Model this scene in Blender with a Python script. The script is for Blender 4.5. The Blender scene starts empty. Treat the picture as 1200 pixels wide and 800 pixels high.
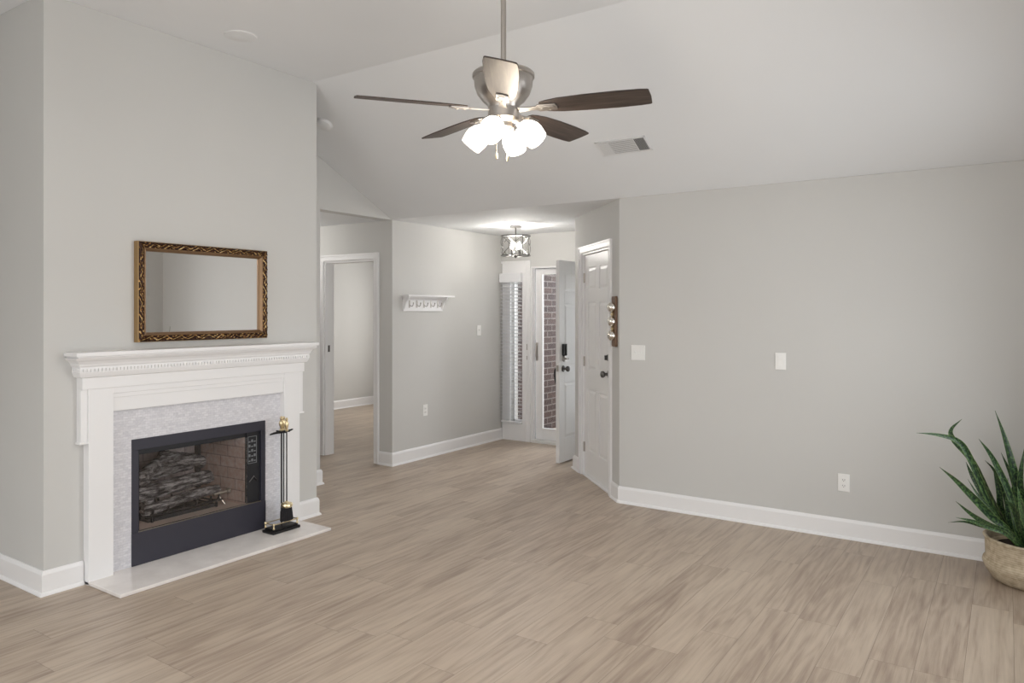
import bpy, bmesh, math, random
from mathutils import Vector, Matrix
random.seed(7)
PI = math.pi
sc = bpy.context.scene
COL = sc.collection

# ------------------------------------------------------------------ camera
YAW = 0.593019
cam_d = bpy.data.cameras.new('camera')
cam_d.sensor_width = 36.0
cam_d.lens = 860.76 / 1200 * 36
cam_d.shift_y = -35 / 1200
cam_d.clip_start = 0.05
cam = bpy.data.objects.new('camera', cam_d)
COL.objects.link(cam)
cam.location = (0, 0, 1.53)
cam.rotation_euler = (PI / 2, 0, YAW - PI / 2)
sc.camera = cam

# ------------------------------------------------------------------ light
sc.view_settings.view_transform = 'Standard'
sc.view_settings.look = 'None'
sc.view_settings.gamma = 1.0
sc.view_settings.use_curve_mapping = False
sc.view_settings.exposure = 0.15

world = bpy.data.worlds.new('sky')
sc.world = world
world.use_nodes = True
bgn = world.node_tree.nodes['Background']
bgn.inputs['Color'].default_value = (0.95, 0.975, 1.0, 1)
bgn.inputs['Strength'].default_value = 0.75


def area(name, loc, rot, sx, sy, power, color=(1, 1, 1), spread=PI):
    d = bpy.data.lights.new(name, 'AREA')
    d.shape = 'RECTANGLE'
    d.size, d.size_y = sx, sy
    d.energy = power
    d.color = color
    d.spread = spread
    o = bpy.data.objects.new(name, d)
    COL.objects.link(o)
    o.location = loc
    o.rotation_euler = rot
    return o


def point(name, loc, power, color=(1, 1, 1), r=0.05):
    d = bpy.data.lights.new(name, 'POINT')
    d.energy = power
    d.color = color
    d.shadow_soft_size = r
    o = bpy.data.objects.new(name, d)
    COL.objects.link(o)
    o.location = loc
    return o


DAY = (0.94, 0.972, 1.0)
# daylight outside tall windows added out of view behind the camera (wall_back), pointing into the room (+Y)
area('back_window_fill', (1.0, -0.80, 1.35), (PI / 2, 0, 0), 1.9, 2.3, 26, DAY)
area('back_window_fill', (3.95, -0.72, 1.3), (PI / 2, 0, 0), 1.45, 2.1, 24, DAY, math.radians(120))
# daylight outside a window added unseen in the left wall, pointing +X
area('left_window_fill', (-2.4, 2.2, 1.4), (0, -PI / 2, 0), 2.0, 2.6, 40, DAY)
# daylight outside an unseen window added to light the bedroom, pointing -X
area('bedroom_window_fill', (9.5, 7.2, 1.45), (0, PI / 2, 0), 1.4, 1.6, 60, (1.0, 0.975, 0.94))
# porch daylight
area('right_sidelight_fill', (7.95, 3.44, 1.2), (0, PI / 2, 0), 1.8, .5, 16, DAY)  # added sidelight behind the open door, brightens its leaf
area('daylight_porch', (9.6, 4.2, 2.1), (0, math.radians(75), 0), 1.6, 1.4, 100, DAY)

# lights without fixtures, added to brighten the hall alcove and the main room
point('hall_fill', (4.75, 6.3, 2.3), 6.8, (1.0, 0.97, 0.93), .12)
# light added to bounce off the floor out of view and brighten the ceiling
area('floor_bounce_fill', (-2.75, 2.2, 2.6), (0, math.radians(-45), 0), 1.2, 2.4, 52, DAY, math.radians(90))

point('room_fill', (0.1, 0.3, 2.2), 38, (1.0, 0.98, 0.95), .2)  # added room fill close to the camera, no fixture

# ------------------------------------------------------------------ materials
def srgb(r, g, b):
    def f(c):
        c /= 255
        return c / 12.92 if c <= 0.04045 else ((c + 0.055) / 1.055) ** 2.4
    return (f(r), f(g), f(b), 1)


def mat(name, color=(0.8, 0.8, 0.8, 1), rough=0.5, metal=0.0, spec=0.5, **kw):
    m = bpy.data.materials.new(name)
    m.use_nodes = True
    b = m.node_tree.nodes['Principled BSDF']
    b.inputs['Base Color'].default_value = color
    b.inputs['Roughness'].default_value = rough
    b.inputs['Metallic'].default_value = metal
    b.inputs['Specular IOR Level'].default_value = spec
    for k, v in kw.items():
        b.inputs[k.replace('_', ' ')].default_value = v
    return m


class NT:
    """small helper over a material's node tree"""
    def __init__(self, m):
        self.m = m
        self.t = m.node_tree
        self.b = self.t.nodes['Principled BSDF']

    def n(self, typ, **props):
        nd = self.t.nodes.new(typ)
        for k, v in props.items():
            setattr(nd, k, v)
        return nd

    def l(self, a, b):
        self.t.links.new(a, b)

    def math(self, op, a, b=None, c=None):
        nd = self.n('ShaderNodeMath', operation=op)
        for i, v in enumerate((a, b, c)):
            if v is None:
                continue
            if isinstance(v, (int, float)):
                nd.inputs[i].default_value = v
            else:
                self.l(v, nd.inputs[i])
        return nd.outputs[0]

    def coords(self, kind='Object'):
        return self.n('ShaderNodeTexCoord').outputs[kind]

    def pos(self):
        return self.n('ShaderNodeNewGeometry').outputs['Position']

    def sep(self, v):
        s = self.n('ShaderNodeSeparateXYZ')
        self.l(v, s.inputs[0])
        return s.outputs

    def comb(self, x, y, z=0.0):
        c = self.n('ShaderNodeCombineXYZ')
        for i, v in enumerate((x, y, z)):
            if isinstance(v, (int, float)):
                c.inputs[i].default_value = v
            else:
                self.l(v, c.inputs[i])
        return c.outputs[0]

    def noise(self, vec, scale, detail=2, rough=0.5):
        nd = self.n('ShaderNodeTexNoise')
        nd.inputs['Scale'].default_value = scale
        nd.inputs['Detail'].default_value = detail
        nd.inputs['Roughness'].default_value = rough
        self.l(vec, nd.inputs['Vector'])
        return nd.outputs['Fac']

    def white(self, vec):
        nd = self.n('ShaderNodeTexWhiteNoise')
        nd.noise_dimensions = '3D'
        self.l(vec, nd.inputs['Vector'])
        return nd.outputs['Value']

    def ramp(self, fac, stops, interp='LINEAR'):
        r = self.n('ShaderNodeValToRGB')
        r.color_ramp.interpolation = interp
        el = r.color_ramp.elements
        while len(el) < len(stops):
            el.new(0.5)
        for e, (p, c) in zip(el, stops):
            e.position = p
            e.color = c
        self.l(fac, r.inputs[0])
        return r.outputs['Color']

    def mix(self, fac, a, b, blend='MIX'):
        nd = self.n('ShaderNodeMix', data_type='RGBA', blend_type=blend)
        for i, v in ((0, fac), (6, a), (7, b)):
            if isinstance(v, (int, float)):
                nd.inputs[i].default_value = v
            elif isinstance(v, tuple):
                nd.inputs[i].default_value = v
            else:
                self.l(v, nd.inputs[i])
        return nd.outputs[2]

    def bump(self, h, strength=0.2, dist=0.01):
        nd = self.n('ShaderNodeBump')
        nd.inputs['Strength'].default_value = strength
        nd.inputs['Distance'].default_value = dist
        self.l(h, nd.inputs['Height'])
        self.l(nd.outputs[0], self.b.inputs['Normal'])

    def color(self, c):
        self.l(c, self.b.inputs['Base Color'])


def paint(name, color, rough=0.6, bump=0.05, scale=260, spec=0.3):
    m = mat(name, color, rough, spec=spec)
    t = NT(m)
    p = t.pos()
    f = t.noise(p, 1.3, 2)
    t.color(t.ramp(f, [(0.3, tuple(c * 0.975 for c in color[:3]) + (1,)), (0.7, color)]))
    t.bump(t.noise(p, scale, 2), bump, 0.002)
    return m


M = {}
M['wall'] = paint('wall_paint', srgb(204, 203, 200), 0.75)
M['ceiling'] = paint('ceiling_paint', srgb(231, 232, 233), 0.8)
M['trim'] = mat('trim_paint', srgb(236, 235, 235), 0.4)
M['door'] = mat('door_paint', srgb(233, 232, 231), 0.4)
M['plate'] = mat('white_plastic', srgb(236, 235, 232), 0.3)
M['dark_gap'] = mat('dark_gap', srgb(40, 38, 38), 0.6)
M['nickel'] = mat('brushed_nickel', srgb(186, 180, 174), 0.36, 1.0)
M['dark_nickel'] = mat('dark_pewter', srgb(112, 110, 108), 0.3, 1.0)
M['bronze_black'] = mat('black_hardware', srgb(22, 21, 22), 0.35, 0.4)
M['brass'] = mat('polished_brass', srgb(228, 210, 170), 0.3, 1.0)
M['black_iron'] = mat('black_iron', srgb(24, 22, 23), 0.5, 0.3)
M['bristle'] = mat('black_bristle', srgb(22, 20, 24), 0.9)
M['insert'] = mat('navy_black_enamel', srgb(44, 43, 54), 0.42)
M['insert_dark'] = mat('soot_black_steel', srgb(20, 20, 25), 0.5)
M['etch'] = mat('label_grey', srgb(120, 122, 124), 0.6)
M['screen'] = mat('keypad_black', srgb(8, 8, 9), 0.12)
M['soil'] = mat('soil', srgb(48, 38, 30), 0.95)
M['chrome'] = mat('chrome', srgb(225, 220, 212), 0.12, 1.0)
M['dial'] = mat('dial_face', srgb(228, 222, 208), 0.4)
M['mirror'] = mat('mirror_glass', (0.93, 0.93, 0.93, 1), 0.0, 1.0)
M['smoke_plastic'] = mat('detector_plastic', srgb(226, 226, 226), 0.4)


def floor_mat():
    m = mat('oak_vinyl_planks', (0.5, 0.4, 0.3, 1), 0.42, spec=0.45)
    t = NT(m)
    x, y, z = t.sep(t.pos())
    W, Ln = 0.178, 1.22
    yy = t.math('DIVIDE', t.math('ADD', y, 20 * W - 0.152), W)
    row = t.math('FLOOR', yy)
    fy = t.math('FRACT', yy)
    off = t.math('MULTIPLY', t.white(t.comb(row, 3.3, 1.7)), Ln)
    xx = t.math('DIVIDE', t.math('ADD', t.math('ADD', x, 30.0), off), Ln)
    colm = t.math('FLOOR', xx)
    fx = t.math('FRACT', xx)
    cell = t.comb(row, colm, 0.5)
    r1 = t.white(cell)
    r2 = t.white(t.comb(row, colm, 7.5))
    # grain: stretched along X, shifted per plank
    gx = t.math('ADD', t.math('MULTIPLY', x, 0.55), t.math('MULTIPLY', r1, 37.0))
    gy = t.math('ADD', t.math('MULTIPLY', y, 12.0), t.math('MULTIPLY', r2, 23.0))
    gv = t.comb(gx, gy, 0.0)
    warp = t.noise(t.comb(t.math('MULTIPLY', gx, 1.0), t.math('MULTIPLY', gy, 0.45), 2.0), 1.7, 2)
    rings = t.math('SINE', t.math('ADD', t.math('MULTIPLY', warp, 46.0), t.math('MULTIPLY', gy, 1.4)))
    g1 = t.noise(gv, 2.2, 7, 0.66)
    g2 = t.noise(t.comb(t.math('MULTIPLY', gx, 3.0), t.math('MULTIPLY', gy, 11.0), 5.0), 3.0, 4, 0.65)
    fac = t.math('ADD', t.math('MULTIPLY', g1, 0.8), t.math('ADD', t.math('MULTIPLY', rings, 0.06), 0.02))
    fac = t.math('ADD', fac, t.math('MULTIPLY', g2, 0.34))
    fac = t.math('ADD', fac, t.math('MULTIPLY', t.math('SUBTRACT', r1, 0.5), 0.16))
    g3 = t.noise(t.comb(t.math('MULTIPLY', gx, 1.6), t.math('MULTIPLY', gy, 0.3), 9.0), 2.0, 3, 0.55)
    fac = t.math('ADD', fac, t.math('MULTIPLY', t.math('SUBTRACT', g3, 0.5), 0.5))
    c = t.ramp(fac, [(0.28, srgb(136, 118, 103)), (0.48, srgb(162, 145, 129)),
                     (0.66, srgb(180, 164, 147)), (0.88, srgb(192, 176, 158))])
    # joints
    dy = t.math('MULTIPLY', t.math('MINIMUM', fy, t.math('SUBTRACT', 1.0, fy)), W)
    dx = t.math('MULTIPLY', t.math('MINIMUM', fx, t.math('SUBTRACT', 1.0, fx)), Ln)
    d = t.math('MINIMUM', dx, dy)
    seam = t.math('LESS_THAN', d, 0.0011)
    c = t.mix(t.math('MULTIPLY', seam, 0.5), c, srgb(84, 70, 60))
    t.color(c)
    t.l(t.math('ADD', t.math('MULTIPLY', g1, 0.2), 0.30), t.b.inputs['Roughness'])
    h = t.math('SUBTRACT', t.math('MULTIPLY', g2, 0.25), t.math('MULTIPLY', t.math('LESS_THAN', d, 0.002), 1.0))
    t.bump(h, 0.12, 0.002)
    return m


def brick_mat(name, c1, c2, mortar, bw, bh, axis='XZ', msize=0.008, rough=0.85, bump=0.6):
    m = mat(name, c1, rough, spec=0.2)
    t = NT(m)
    x, y, z = t.sep(t.pos())
    u = {'X': x, 'Y': y, 'Z': z}
    v = t.comb(u[axis[0]], u[axis[1]], 0.0)
    br = t.n('ShaderNodeTexBrick')
    t.l(v, br.inputs['Vector'])
    br.inputs['Scale'].default_value = 1.0
    br.inputs['Brick Width'].default_value = bw
    br.inputs['Row Height'].default_value = bh
    br.inputs['Mortar Size'].default_value = msize
    br.inputs['Mortar Smooth'].default_value = 0.2
    br.inputs['Color1'].default_value = c1
    br.inputs['Color2'].default_value = c2
    br.inputs['Mortar'].default_value = mortar
    n = t.noise(t.pos(), 35, 4)
    t.color(t.mix(0.45, br.outputs['Color'], t.ramp(n, [(0.3, (0.25, 0.25, 0.25, 1)), (0.7, (0.8, 0.8, 0.8, 1))]), 'OVERLAY'))
    t.bump(t.math('SUBTRACT', t.math('MULTIPLY', n, 0.3), br.outputs['Fac']), bump, 0.006)
    return m


def tile_mat():
    m = mat('pearl_mosaic_tile', (0.7, 0.7, 0.72, 1), 0.25)
    t = NT(m)
    x, y, z = t.sep(t.pos())
    br = t.n('ShaderNodeTexBrick')
    t.l(t.comb(x, z, 0.0), br.inputs['Vector'])
    br.inputs['Scale'].default_value = 1.0
    br.inputs['Brick Width'].default_value = 0.030
    br.inputs['Row Height'].default_value = 0.015
    br.inputs['Mortar Size'].default_value = 0.0009
    br.inputs['Color1'].default_value = srgb(208, 207, 212)
    br.inputs['Color2'].default_value = srgb(224, 223, 227)
    br.inputs['Mortar'].default_value = srgb(204, 203, 206)
    n = t.noise(t.comb(t.math('MULTIPLY', x, 1.0), 0.0, t.math('MULTIPLY', z, 1.6)), 70, 4, 0.65)
    t.color(t.mix(0.55, br.outputs['Color'], t.ramp(n, [(0.3, (0.36, 0.36, 0.38, 1)), (0.7, (0.66, 0.66, 0.66, 1))]), 'OVERLAY'))
    return m


def carved_mat():
    m = mat('antique_gold', (0.4, 0.3, 0.15, 1), 0.38, 0.55)
    t = NT(m)
    p = t.pos()
    ridge = t.n('ShaderNodeNewGeometry').outputs['Pointiness']  # gold on the carved ridges, dark brown in the hollows
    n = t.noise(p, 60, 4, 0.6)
    f = t.math('ADD', t.math('MULTIPLY', t.math('SUBTRACT', ridge, 0.5), 5.0), n)
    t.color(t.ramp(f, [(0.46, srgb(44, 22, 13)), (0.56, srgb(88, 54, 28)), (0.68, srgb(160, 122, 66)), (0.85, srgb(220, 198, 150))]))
    t.bump(n, 0.5, 0.003)
    return m


def wood_mat(name, c1, c2, c3, axis=0, rough=0.4, sc_=6.0, spec=0.5):
    m = mat(name, c1, rough, spec=spec)
    t = NT(m)
    x, y, z = t.sep(t.coords())
    k = [14.0, 14.0, 14.0]
    k[axis] = 0.9
    v = t.comb(t.math('MULTIPLY', x, k[0]), t.math('MULTIPLY', y, k[1]), t.math('MULTIPLY', z, k[2]))
    n = t.noise(v, sc_, 5, 0.6)
    t.color(t.ramp(n, [(0.3, c1), (0.5, c2), (0.72, c3)]))
    t.bump(n, 0.15, 0.001)
    return m


def log_mat():
    m = mat('ceramic_log', (0.2, 0.2, 0.2, 1), 0.9, spec=0.2)
    t = NT(m)
    x, y, z = t.sep(t.pos())
    v = t.comb(t.math('MULTIPLY', x, 0.45), t.math('MULTIPLY', y, 1.3), t.math('MULTIPLY', z, 2.2))
    n = t.noise(v, 26, 4, 0.65)
    t.color(t.ramp(n, [(0.38, srgb(44, 41, 41)), (0.5, srgb(104, 99, 97)), (0.64, srgb(170, 165, 161))]))
    t.bump(n, 1.0, 0.012)
    return m


def leaf_mat():
    m = mat('snake_leaf', (0.1, 0.3, 0.1, 1), 0.38, spec=0.5)
    t = NT(m)
    uv = t.sep(t.coords('UV'))
    u, v = uv[0], uv[1]
    n = t.noise(t.comb(t.math('MULTIPLY', u, 3.0), t.math('MULTIPLY', v, 34.0), 0.0), 1.2, 3, 0.6)
    c = t.ramp(n, [(0.40, srgb(10, 24, 16)), (0.5, srgb(26, 52, 29)), (0.58, srgb(92, 122, 68))])
    n2 = t.noise(t.pos(), 7, 2)
    c = t.mix(t.math('MULTIPLY', n2, 0.7), c, srgb(20, 50, 34))
    edge = t.math('GREATER_THAN', t.math('ABSOLUTE', t.math('SUBTRACT', u, 0.5)), 0.445)
    c = t.mix(t.math('MULTIPLY', edge, 0.6), c, srgb(120, 140, 78))
    t.color(c)
    return m


def weave_mat():
    m = mat('woven_fibre', (0.5, 0.45, 0.36, 1), 0.85, spec=0.2)
    t = NT(m)
    x, y, z = t.sep(t.coords())
    a = t.math('ARCTAN2', y, x)
    w = t.math('SINE', t.math('MULTIPLY', z, 520.0))
    w2 = t.math('SINE', t.math('MULTIPLY', a, 90.0))
    n = t.noise(t.coords(), 30, 4)
    c = t.ramp(t.math('ADD', n, t.math('MULTIPLY', w, 0.08)),
               [(0.3, srgb(170, 154, 130)), (0.6, srgb(200, 186, 162)), (0.8, srgb(212, 200, 178))])
    t.color(c)
    t.bump(t.math('MULTIPLY', w, w2), 0.3, 0.002)
    return m


def stone_mat():
    m = mat('cream_hearth_stone', (0.8, 0.78, 0.75, 1), 0.16)
    t = NT(m)
    n = t.noise(t.pos(), 5, 5, 0.6)
    t.color(t.ramp(n, [(0.35, srgb(222, 216, 212)), (0.65, srgb(236, 231, 227))]))
    return m


def emis(name, color, strength):
    m = mat(name, color, 0.4)
    b = m.node_tree.nodes['Principled BSDF']
    b.inputs['Emission Color'].default_value = color
    b.inputs['Emission Strength'].default_value = strength
    return m


def glass_mat(name, tint=(1, 1, 1, 1), refl=0.08):
    m = bpy.data.materials.new(name)
    m.use_nodes = True
    nt = m.node_tree
    nt.nodes.clear()
    out = nt.nodes.new('ShaderNodeOutputMaterial')
    tr = nt.nodes.new('ShaderNodeBsdfTransparent')
    tr.inputs['Color'].default_value = tint
    gl = nt.nodes.new('ShaderNodeBsdfGlossy')
    gl.inputs['Roughness'].default_value = 0.02
    fr = nt.nodes.new('ShaderNodeFresnel')
    fr.inputs['IOR'].default_value = 1.45
    mx = nt.nodes.new('ShaderNodeMixShader')
    nt.links.new(fr.outputs[0], mx.inputs[0])
    nt.links.new(tr.outputs[0], mx.inputs[1])
    nt.links.new(gl.outputs[0], mx.inputs[2])
    nt.links.new(mx.outputs[0], out.inputs[0])
    return m


M['floor'] = floor_mat()
M['brick'] = brick_mat('porch_brick', srgb(84, 68, 64), srgb(66, 57, 57), srgb(122, 115, 112), 0.22, 0.080)
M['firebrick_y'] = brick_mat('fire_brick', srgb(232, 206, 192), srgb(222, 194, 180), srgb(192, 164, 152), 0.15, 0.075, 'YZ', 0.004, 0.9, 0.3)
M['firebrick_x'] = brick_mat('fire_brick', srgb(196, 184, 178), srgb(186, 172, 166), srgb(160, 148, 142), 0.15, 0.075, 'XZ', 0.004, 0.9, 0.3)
M['tile'] = tile_mat()
M['carved'] = carved_mat()
M['gold'] = mat('flat_gold', srgb(160, 130, 86), 0.45, 0.4)
M['bronze_gold'] = mat('bronze_gold', srgb(132, 104, 76), 0.35, 0.6)
M['blade'] = wood_mat('walnut_blade', srgb(42, 34, 30), srgb(64, 53, 47), srgb(84, 72, 65), 0, 0.5, 5.0, 0.45)
M['plaque'] = wood_mat('plaque_wood', srgb(72, 50, 34), srgb(104, 76, 54), srgb(128, 98, 72), 2, 0.45)
M['log'] = log_mat()
M['leaf'] = leaf_mat()
M['weave'] = weave_mat()
M['stone'] = stone_mat()
M['shade'] = emis('frosted_glass_lit', (1.0, 0.92, 0.80, 1), 4.5)
M['bulb'] = emis('lit_bulb', (1.0, 0.95, 0.88, 1), 14.0)
M['candle_bulb'] = emis('lit_candle_bulb', (1.0, 0.97, 0.92, 1), 6.0)
M['glass'] = glass_mat('clear_glass')
M['fire_glass'] = glass_mat('fireplace_glass', (0.97, 0.97, 0.98, 1))
M['porch'] = mat('porch_concrete', srgb(205, 203, 200), 0.8)
M['slat'] = mat('blind_slat', srgb(232, 232, 234), 0.45)
M['vent'] = mat('vent_enamel', srgb(226, 226, 226), 0.4)
M['vent_dark'] = mat('duct_shade', srgb(120, 118, 116), 0.8)
M['valve'] = mat('gas_valve', srgb(190, 180, 165), 0.3, 0.9)


# ------------------------------------------------------------------ mesh helpers
def rootloc(p):
    v = Vector((0, 0, 0))
    while p is not None:
        v += p.location
        p = p.parent
    return v


class MB:
    """collects shapes given in world coordinates and links them as ONE mesh object"""
    def __init__(self):
        self.bm = bmesh.new()
        self.X = Matrix.Identity(4)

    def v(self, p):
        return self.bm.verts.new(self.X @ Vector(p))

    def face(self, vs):
        try:
            return self.bm.faces.new(vs)
        except ValueError:
            return None

    def box(self, x0, x1, y0, y1, z0, z1):
        vs = [self.v((x, y, z)) for z in (z0, z1) for x, y in ((x0, y0), (x1, y0), (x1, y1), (x0, y1))]
        for f in ((3, 2, 1, 0), (4, 5, 6, 7), (0, 1, 5, 4), (1, 2, 6, 5), (2, 3, 7, 6), (3, 0, 4, 7)):
            self.face([vs[i] for i in f])
        return self

    def raised(self, x0, x1, z0, z1, y0, y1, ins):
        """truncated pyramid from rectangle at y0 to an inset rectangle at y1 (XZ plane)"""
        a = [self.v(p) for p in ((x0, y0, z0), (x1, y0, z0), (x1, y0, z1), (x0, y0, z1))]
        b = [self.v(p) for p in ((x0 + ins, y1, z0 + ins), (x1 - ins, y1, z0 + ins), (x1 - ins, y1, z1 - ins), (x0 + ins, y1, z1 - ins))]
        self.face(a)
        self.face(b)
        for i in range(4):
            j = (i + 1) % 4
            self.face([a[i], a[j], b[j], b[i]])
        return self

    def prism(self, poly, a0, a1, axis='z'):
        """poly: 2D points; axis z: (x,y); axis y: (x,z); axis x: (y,z)"""
        def P(q, a):
            return {'z': (q[0], q[1], a), 'y': (q[0], a, q[1]), 'x': (a, q[0], q[1])}[axis]
        A = [self.v(P(q, a0)) for q in poly]
        B = [self.v(P(q, a1)) for q in poly]
        self.face(A[::-1])
        self.face(B)
        n = len(poly)
        for i in range(n):
            j = (i + 1) % n
            self.face([A[i], A[j], B[j], B[i]])
        return self

    def lathe(self, prof, c=(0, 0, 0), seg=24, axis=None, cap=True):
        """prof: (r, h) pairs along +Z (or along axis vector)"""
        c = Vector(c)
        q = Matrix.Identity(3)
        if axis is not None:
            q = Vector((0, 0, 1)).rotation_difference(Vector(axis).normalized()).to_matrix()
        rings = []
        for r, h in prof:
            if r < 1e-6:
                rings.append([self.v(c + q @ Vector((0, 0, h)))])
            else:
                rings.append([self.v(c + q @ Vector((r * math.cos(2 * PI * k / seg), r * math.sin(2 * PI * k / seg), h))) for k in range(seg)])
        for a, b in zip(rings, rings[1:]):
            for k in range(seg):
                k2 = (k + 1) % seg
                if len(a) == 1 and len(b) == 1:
                    continue
                if len(a) == 1:
                    self.face([a[0], b[k2], b[k]])
                elif len(b) == 1:
                    self.face([a[k], a[k2], b[0]])
                else:
                    self.face([a[k], a[k2], b[k2], b[k]])
        if cap:
            if len(rings[0]) > 1:
                self.face(rings[0][::-1])
            if len(rings[-1]) > 1:
                self.face(rings[-1])
        return self

    def cyl(self, p0, p1, r, seg=16, r2=None):
        p0, p1 = Vector(p0), Vector(p1)
        d = p1 - p0
        return self.lathe([(r, 0), (r if r2 is None else r2, d.length)], p0, seg, d)

    def tube(self, pts, r, seg=8, closed=False, smooth=0):
        pts = [Vector(p) for p in pts]
        for _ in range(smooth):
            q = []
            n = len(pts)
            rng = range(n if closed else n - 1)
            if not closed:
                q.append(pts[0])
            for i in rng:
                a, b = pts[i], pts[(i + 1) % n]
                q += [a * 0.75 + b * 0.25, a * 0.25 + b * 0.75]
            if not closed:
                q.append(pts[-1])
            pts = q
        n = len(pts)
        rr = r if isinstance(r, (list, tuple)) else None
        rings = []
        up = None
        for i, p in enumerate(pts):
            if closed:
                d = pts[(i + 1) % n] - pts[i - 1]
            else:
                d = pts[min(i + 1, n - 1)] - pts[max(i - 1, 0)]
            d.normalize()
            if up is None:
                up = Vector((0, 0, 1)) if abs(d.z) < 0.9 else Vector((1, 0, 0))
            s = d.cross(up).normalized()
            up = s.cross(d).normalized()
            if rr:
                t = i / (n - 1) * (len(rr) - 1)
                k = min(int(t), len(rr) - 2)
                rad = rr[k] + (rr[k + 1] - rr[k]) * (t - k)
            else:
                rad = r
            rings.append([self.v(p + (s * math.cos(2 * PI * k / seg) + up * math.sin(2 * PI * k / seg)) * rad) for k in range(seg)])
        m = n if closed else n - 1
        for i in range(m):
            a, b = rings[i], rings[(i + 1) % n]
            for k in range(seg):
                k2 = (k + 1) % seg
                self.face([a[k], a[k2], b[k2], b[k]])
        if not closed:
            self.face(rings[0][::-1])
            self.face(rings[-1])
        return self

    def sphere(self, c, r, seg=16, sz=1.0):
        n = 8
        prof = [(r * math.sin(PI * i / n), -r * sz * math.cos(PI * i / n)) for i in range(n + 1)]
        prof[0] = (0, -r * sz)
        prof[-1] = (0, r * sz)
        return self.lathe(prof, c, seg)

    def path_profile(self, path, prof, side=1):
        """sweep profile (offset, z) along a horizontal polyline with mitred corners; offset grows to the left*side"""
        pts = [Vector((p[0], p[1])) for p in path]
        n = len(pts)
        rings = []
        for i in range(n):
            d1 = (pts[i] - pts[i - 1]).normalized() if i > 0 else None
            d2 = (pts[i + 1] - pts[i]).normalized() if i < n - 1 else None
            if d1 is None:
                d1 = d2
            if d2 is None:
                d2 = d1
            n1 = Vector((-d1.y, d1.x)) * side
            n2 = Vector((-d2.y, d2.x)) * side
            m = (n1 + n2)
            m = m / max(1e-6, m.dot(n1))
            rings.append([self.v((pts[i].x + m.x * o, pts[i].y + m.y * o, z)) for o, z in prof])
        for a, b in zip(rings, rings[1:]):
            k = len(prof)
            for j in range(k):
                j2 = (j + 1) % k
                self.face([a[j], a[j2], b[j2], b[j]])
        self.face(rings[0])
        self.face(rings[-1][::-1])
        return self

    def build(self, name, m, parent=None, bevel=0.0, smooth=False, keep=False, angle=35):
        bm = self.bm
        bmesh.ops.recalc_face_normals(bm, faces=bm.faces)
        if parent is not None:
            off = rootloc(parent)
        elif keep:
            off = Vector((0, 0, 0))
        else:
            lo = Vector((min(v.co.x for v in bm.verts), min(v.co.y for v in bm.verts), min(v.co.z for v in bm.verts)))
            hi = Vector((max(v.co.x for v in bm.verts), max(v.co.y for v in bm.verts), max(v.co.z for v in bm.verts)))
            off = Vector(((lo.x + hi.x) / 2, (lo.y + hi.y) / 2, lo.z))
        if off.length > 0:
            bmesh.ops.translate(bm, verts=bm.verts, vec=-off)
        me = bpy.data.meshes.new(name)
        bm.to_mesh(me)
        bm.free()
        me.materials.append(m)
        o = bpy.data.objects.new(name, me)
        COL.objects.link(o)
        if parent is not None:
            o.parent = parent
        else:
            o.location = off
        if smooth:
            me.shade_smooth()
            me.set_sharp_from_angle(angle=math.radians(angle))
        if bevel:
            b = o.modifiers.new('bevel', 'BEVEL')
            b.width = bevel
            b.segments = 2
            b.limit_method = 'ANGLE'
            b.angle_limit = math.radians(40)
        return o


def tag(o, label=None, cat=None, group=None, kind=None):
    for k, v in (('label', label), ('category', cat), ('group', group), ('kind', kind)):
        if v:
            o[k] = v
    return o


def thing(name, loc, label, cat, group=None, kind=None):
    o = bpy.data.objects.new(name, None)
    o.empty_display_size = 0.1
    COL.objects.link(o)
    o.location = loc
    return tag(o, label, cat, group, kind)


def struct(mb, name, m, label=None, **kw):
    o = mb.build(name, m, keep=True, **kw)
    return tag(o, label, None, None, 'structure')


# ------------------------------------------------------------------ main dimensions
XR = 5.37          # right wall, hall wall and the edge where the slope meets the flat entry ceiling
YC = 5.05          # entry (coat rack) wall and hall front wall
YF = 4.31          # chimney breast face
XF = 7.27          # front door wall
YB = -0.50         # wall behind the camera
XL = -2.0
ZL, ZH, XV = 2.44, 3.25, 3.73
S2 = math.sqrt(0.5)
A0 = Vector((5.37, 2.58, 0))                    # near end of the angled closet wall
ANG = Matrix(((S2, -S2, 0, A0.x), (S2, S2, 0, A0.y), (0, 0, 1, 0), (0, 0, 0, 1)))   # local x along wall, +y into the room

# ------------------------------------------------------------------ floor, ceiling
struct(MB().box(-2.15, 9.5, -0.65, 8.95, -0.15, 0.0), 'floor', M['floor'], 'wide light brown oak plank floor running towards the entry')
b = MB()
b.prism([(XL - .12, ZH), (XV, ZH), (XR, ZL), (XR + .12, ZL), (XR + .12, ZH + .25), (XL - .12, ZH + .25)], YB - .12, YC, 'y')
b.box(XR + .121, XF + .15, 2.4, YC, ZL, ZL + .2)
b.box(XV - .1, XR + .12, YC + .001, 6.85, ZL, ZL + .2)
b.box(XR + .121, 9.45, YC + .001, 8.9, ZL, ZL + .2)
struct(b, 'ceiling', M['ceiling'], 'pale ceiling sloping down to the flat entry ceiling')

# ------------------------------------------------------------------ walls
struct(MB().box(XR, XR + .12, YB - .12, 2.58, 0, ZL - .001), 'wall_right', M['wall'], 'long pale greige wall with the switches and outlet')

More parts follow.
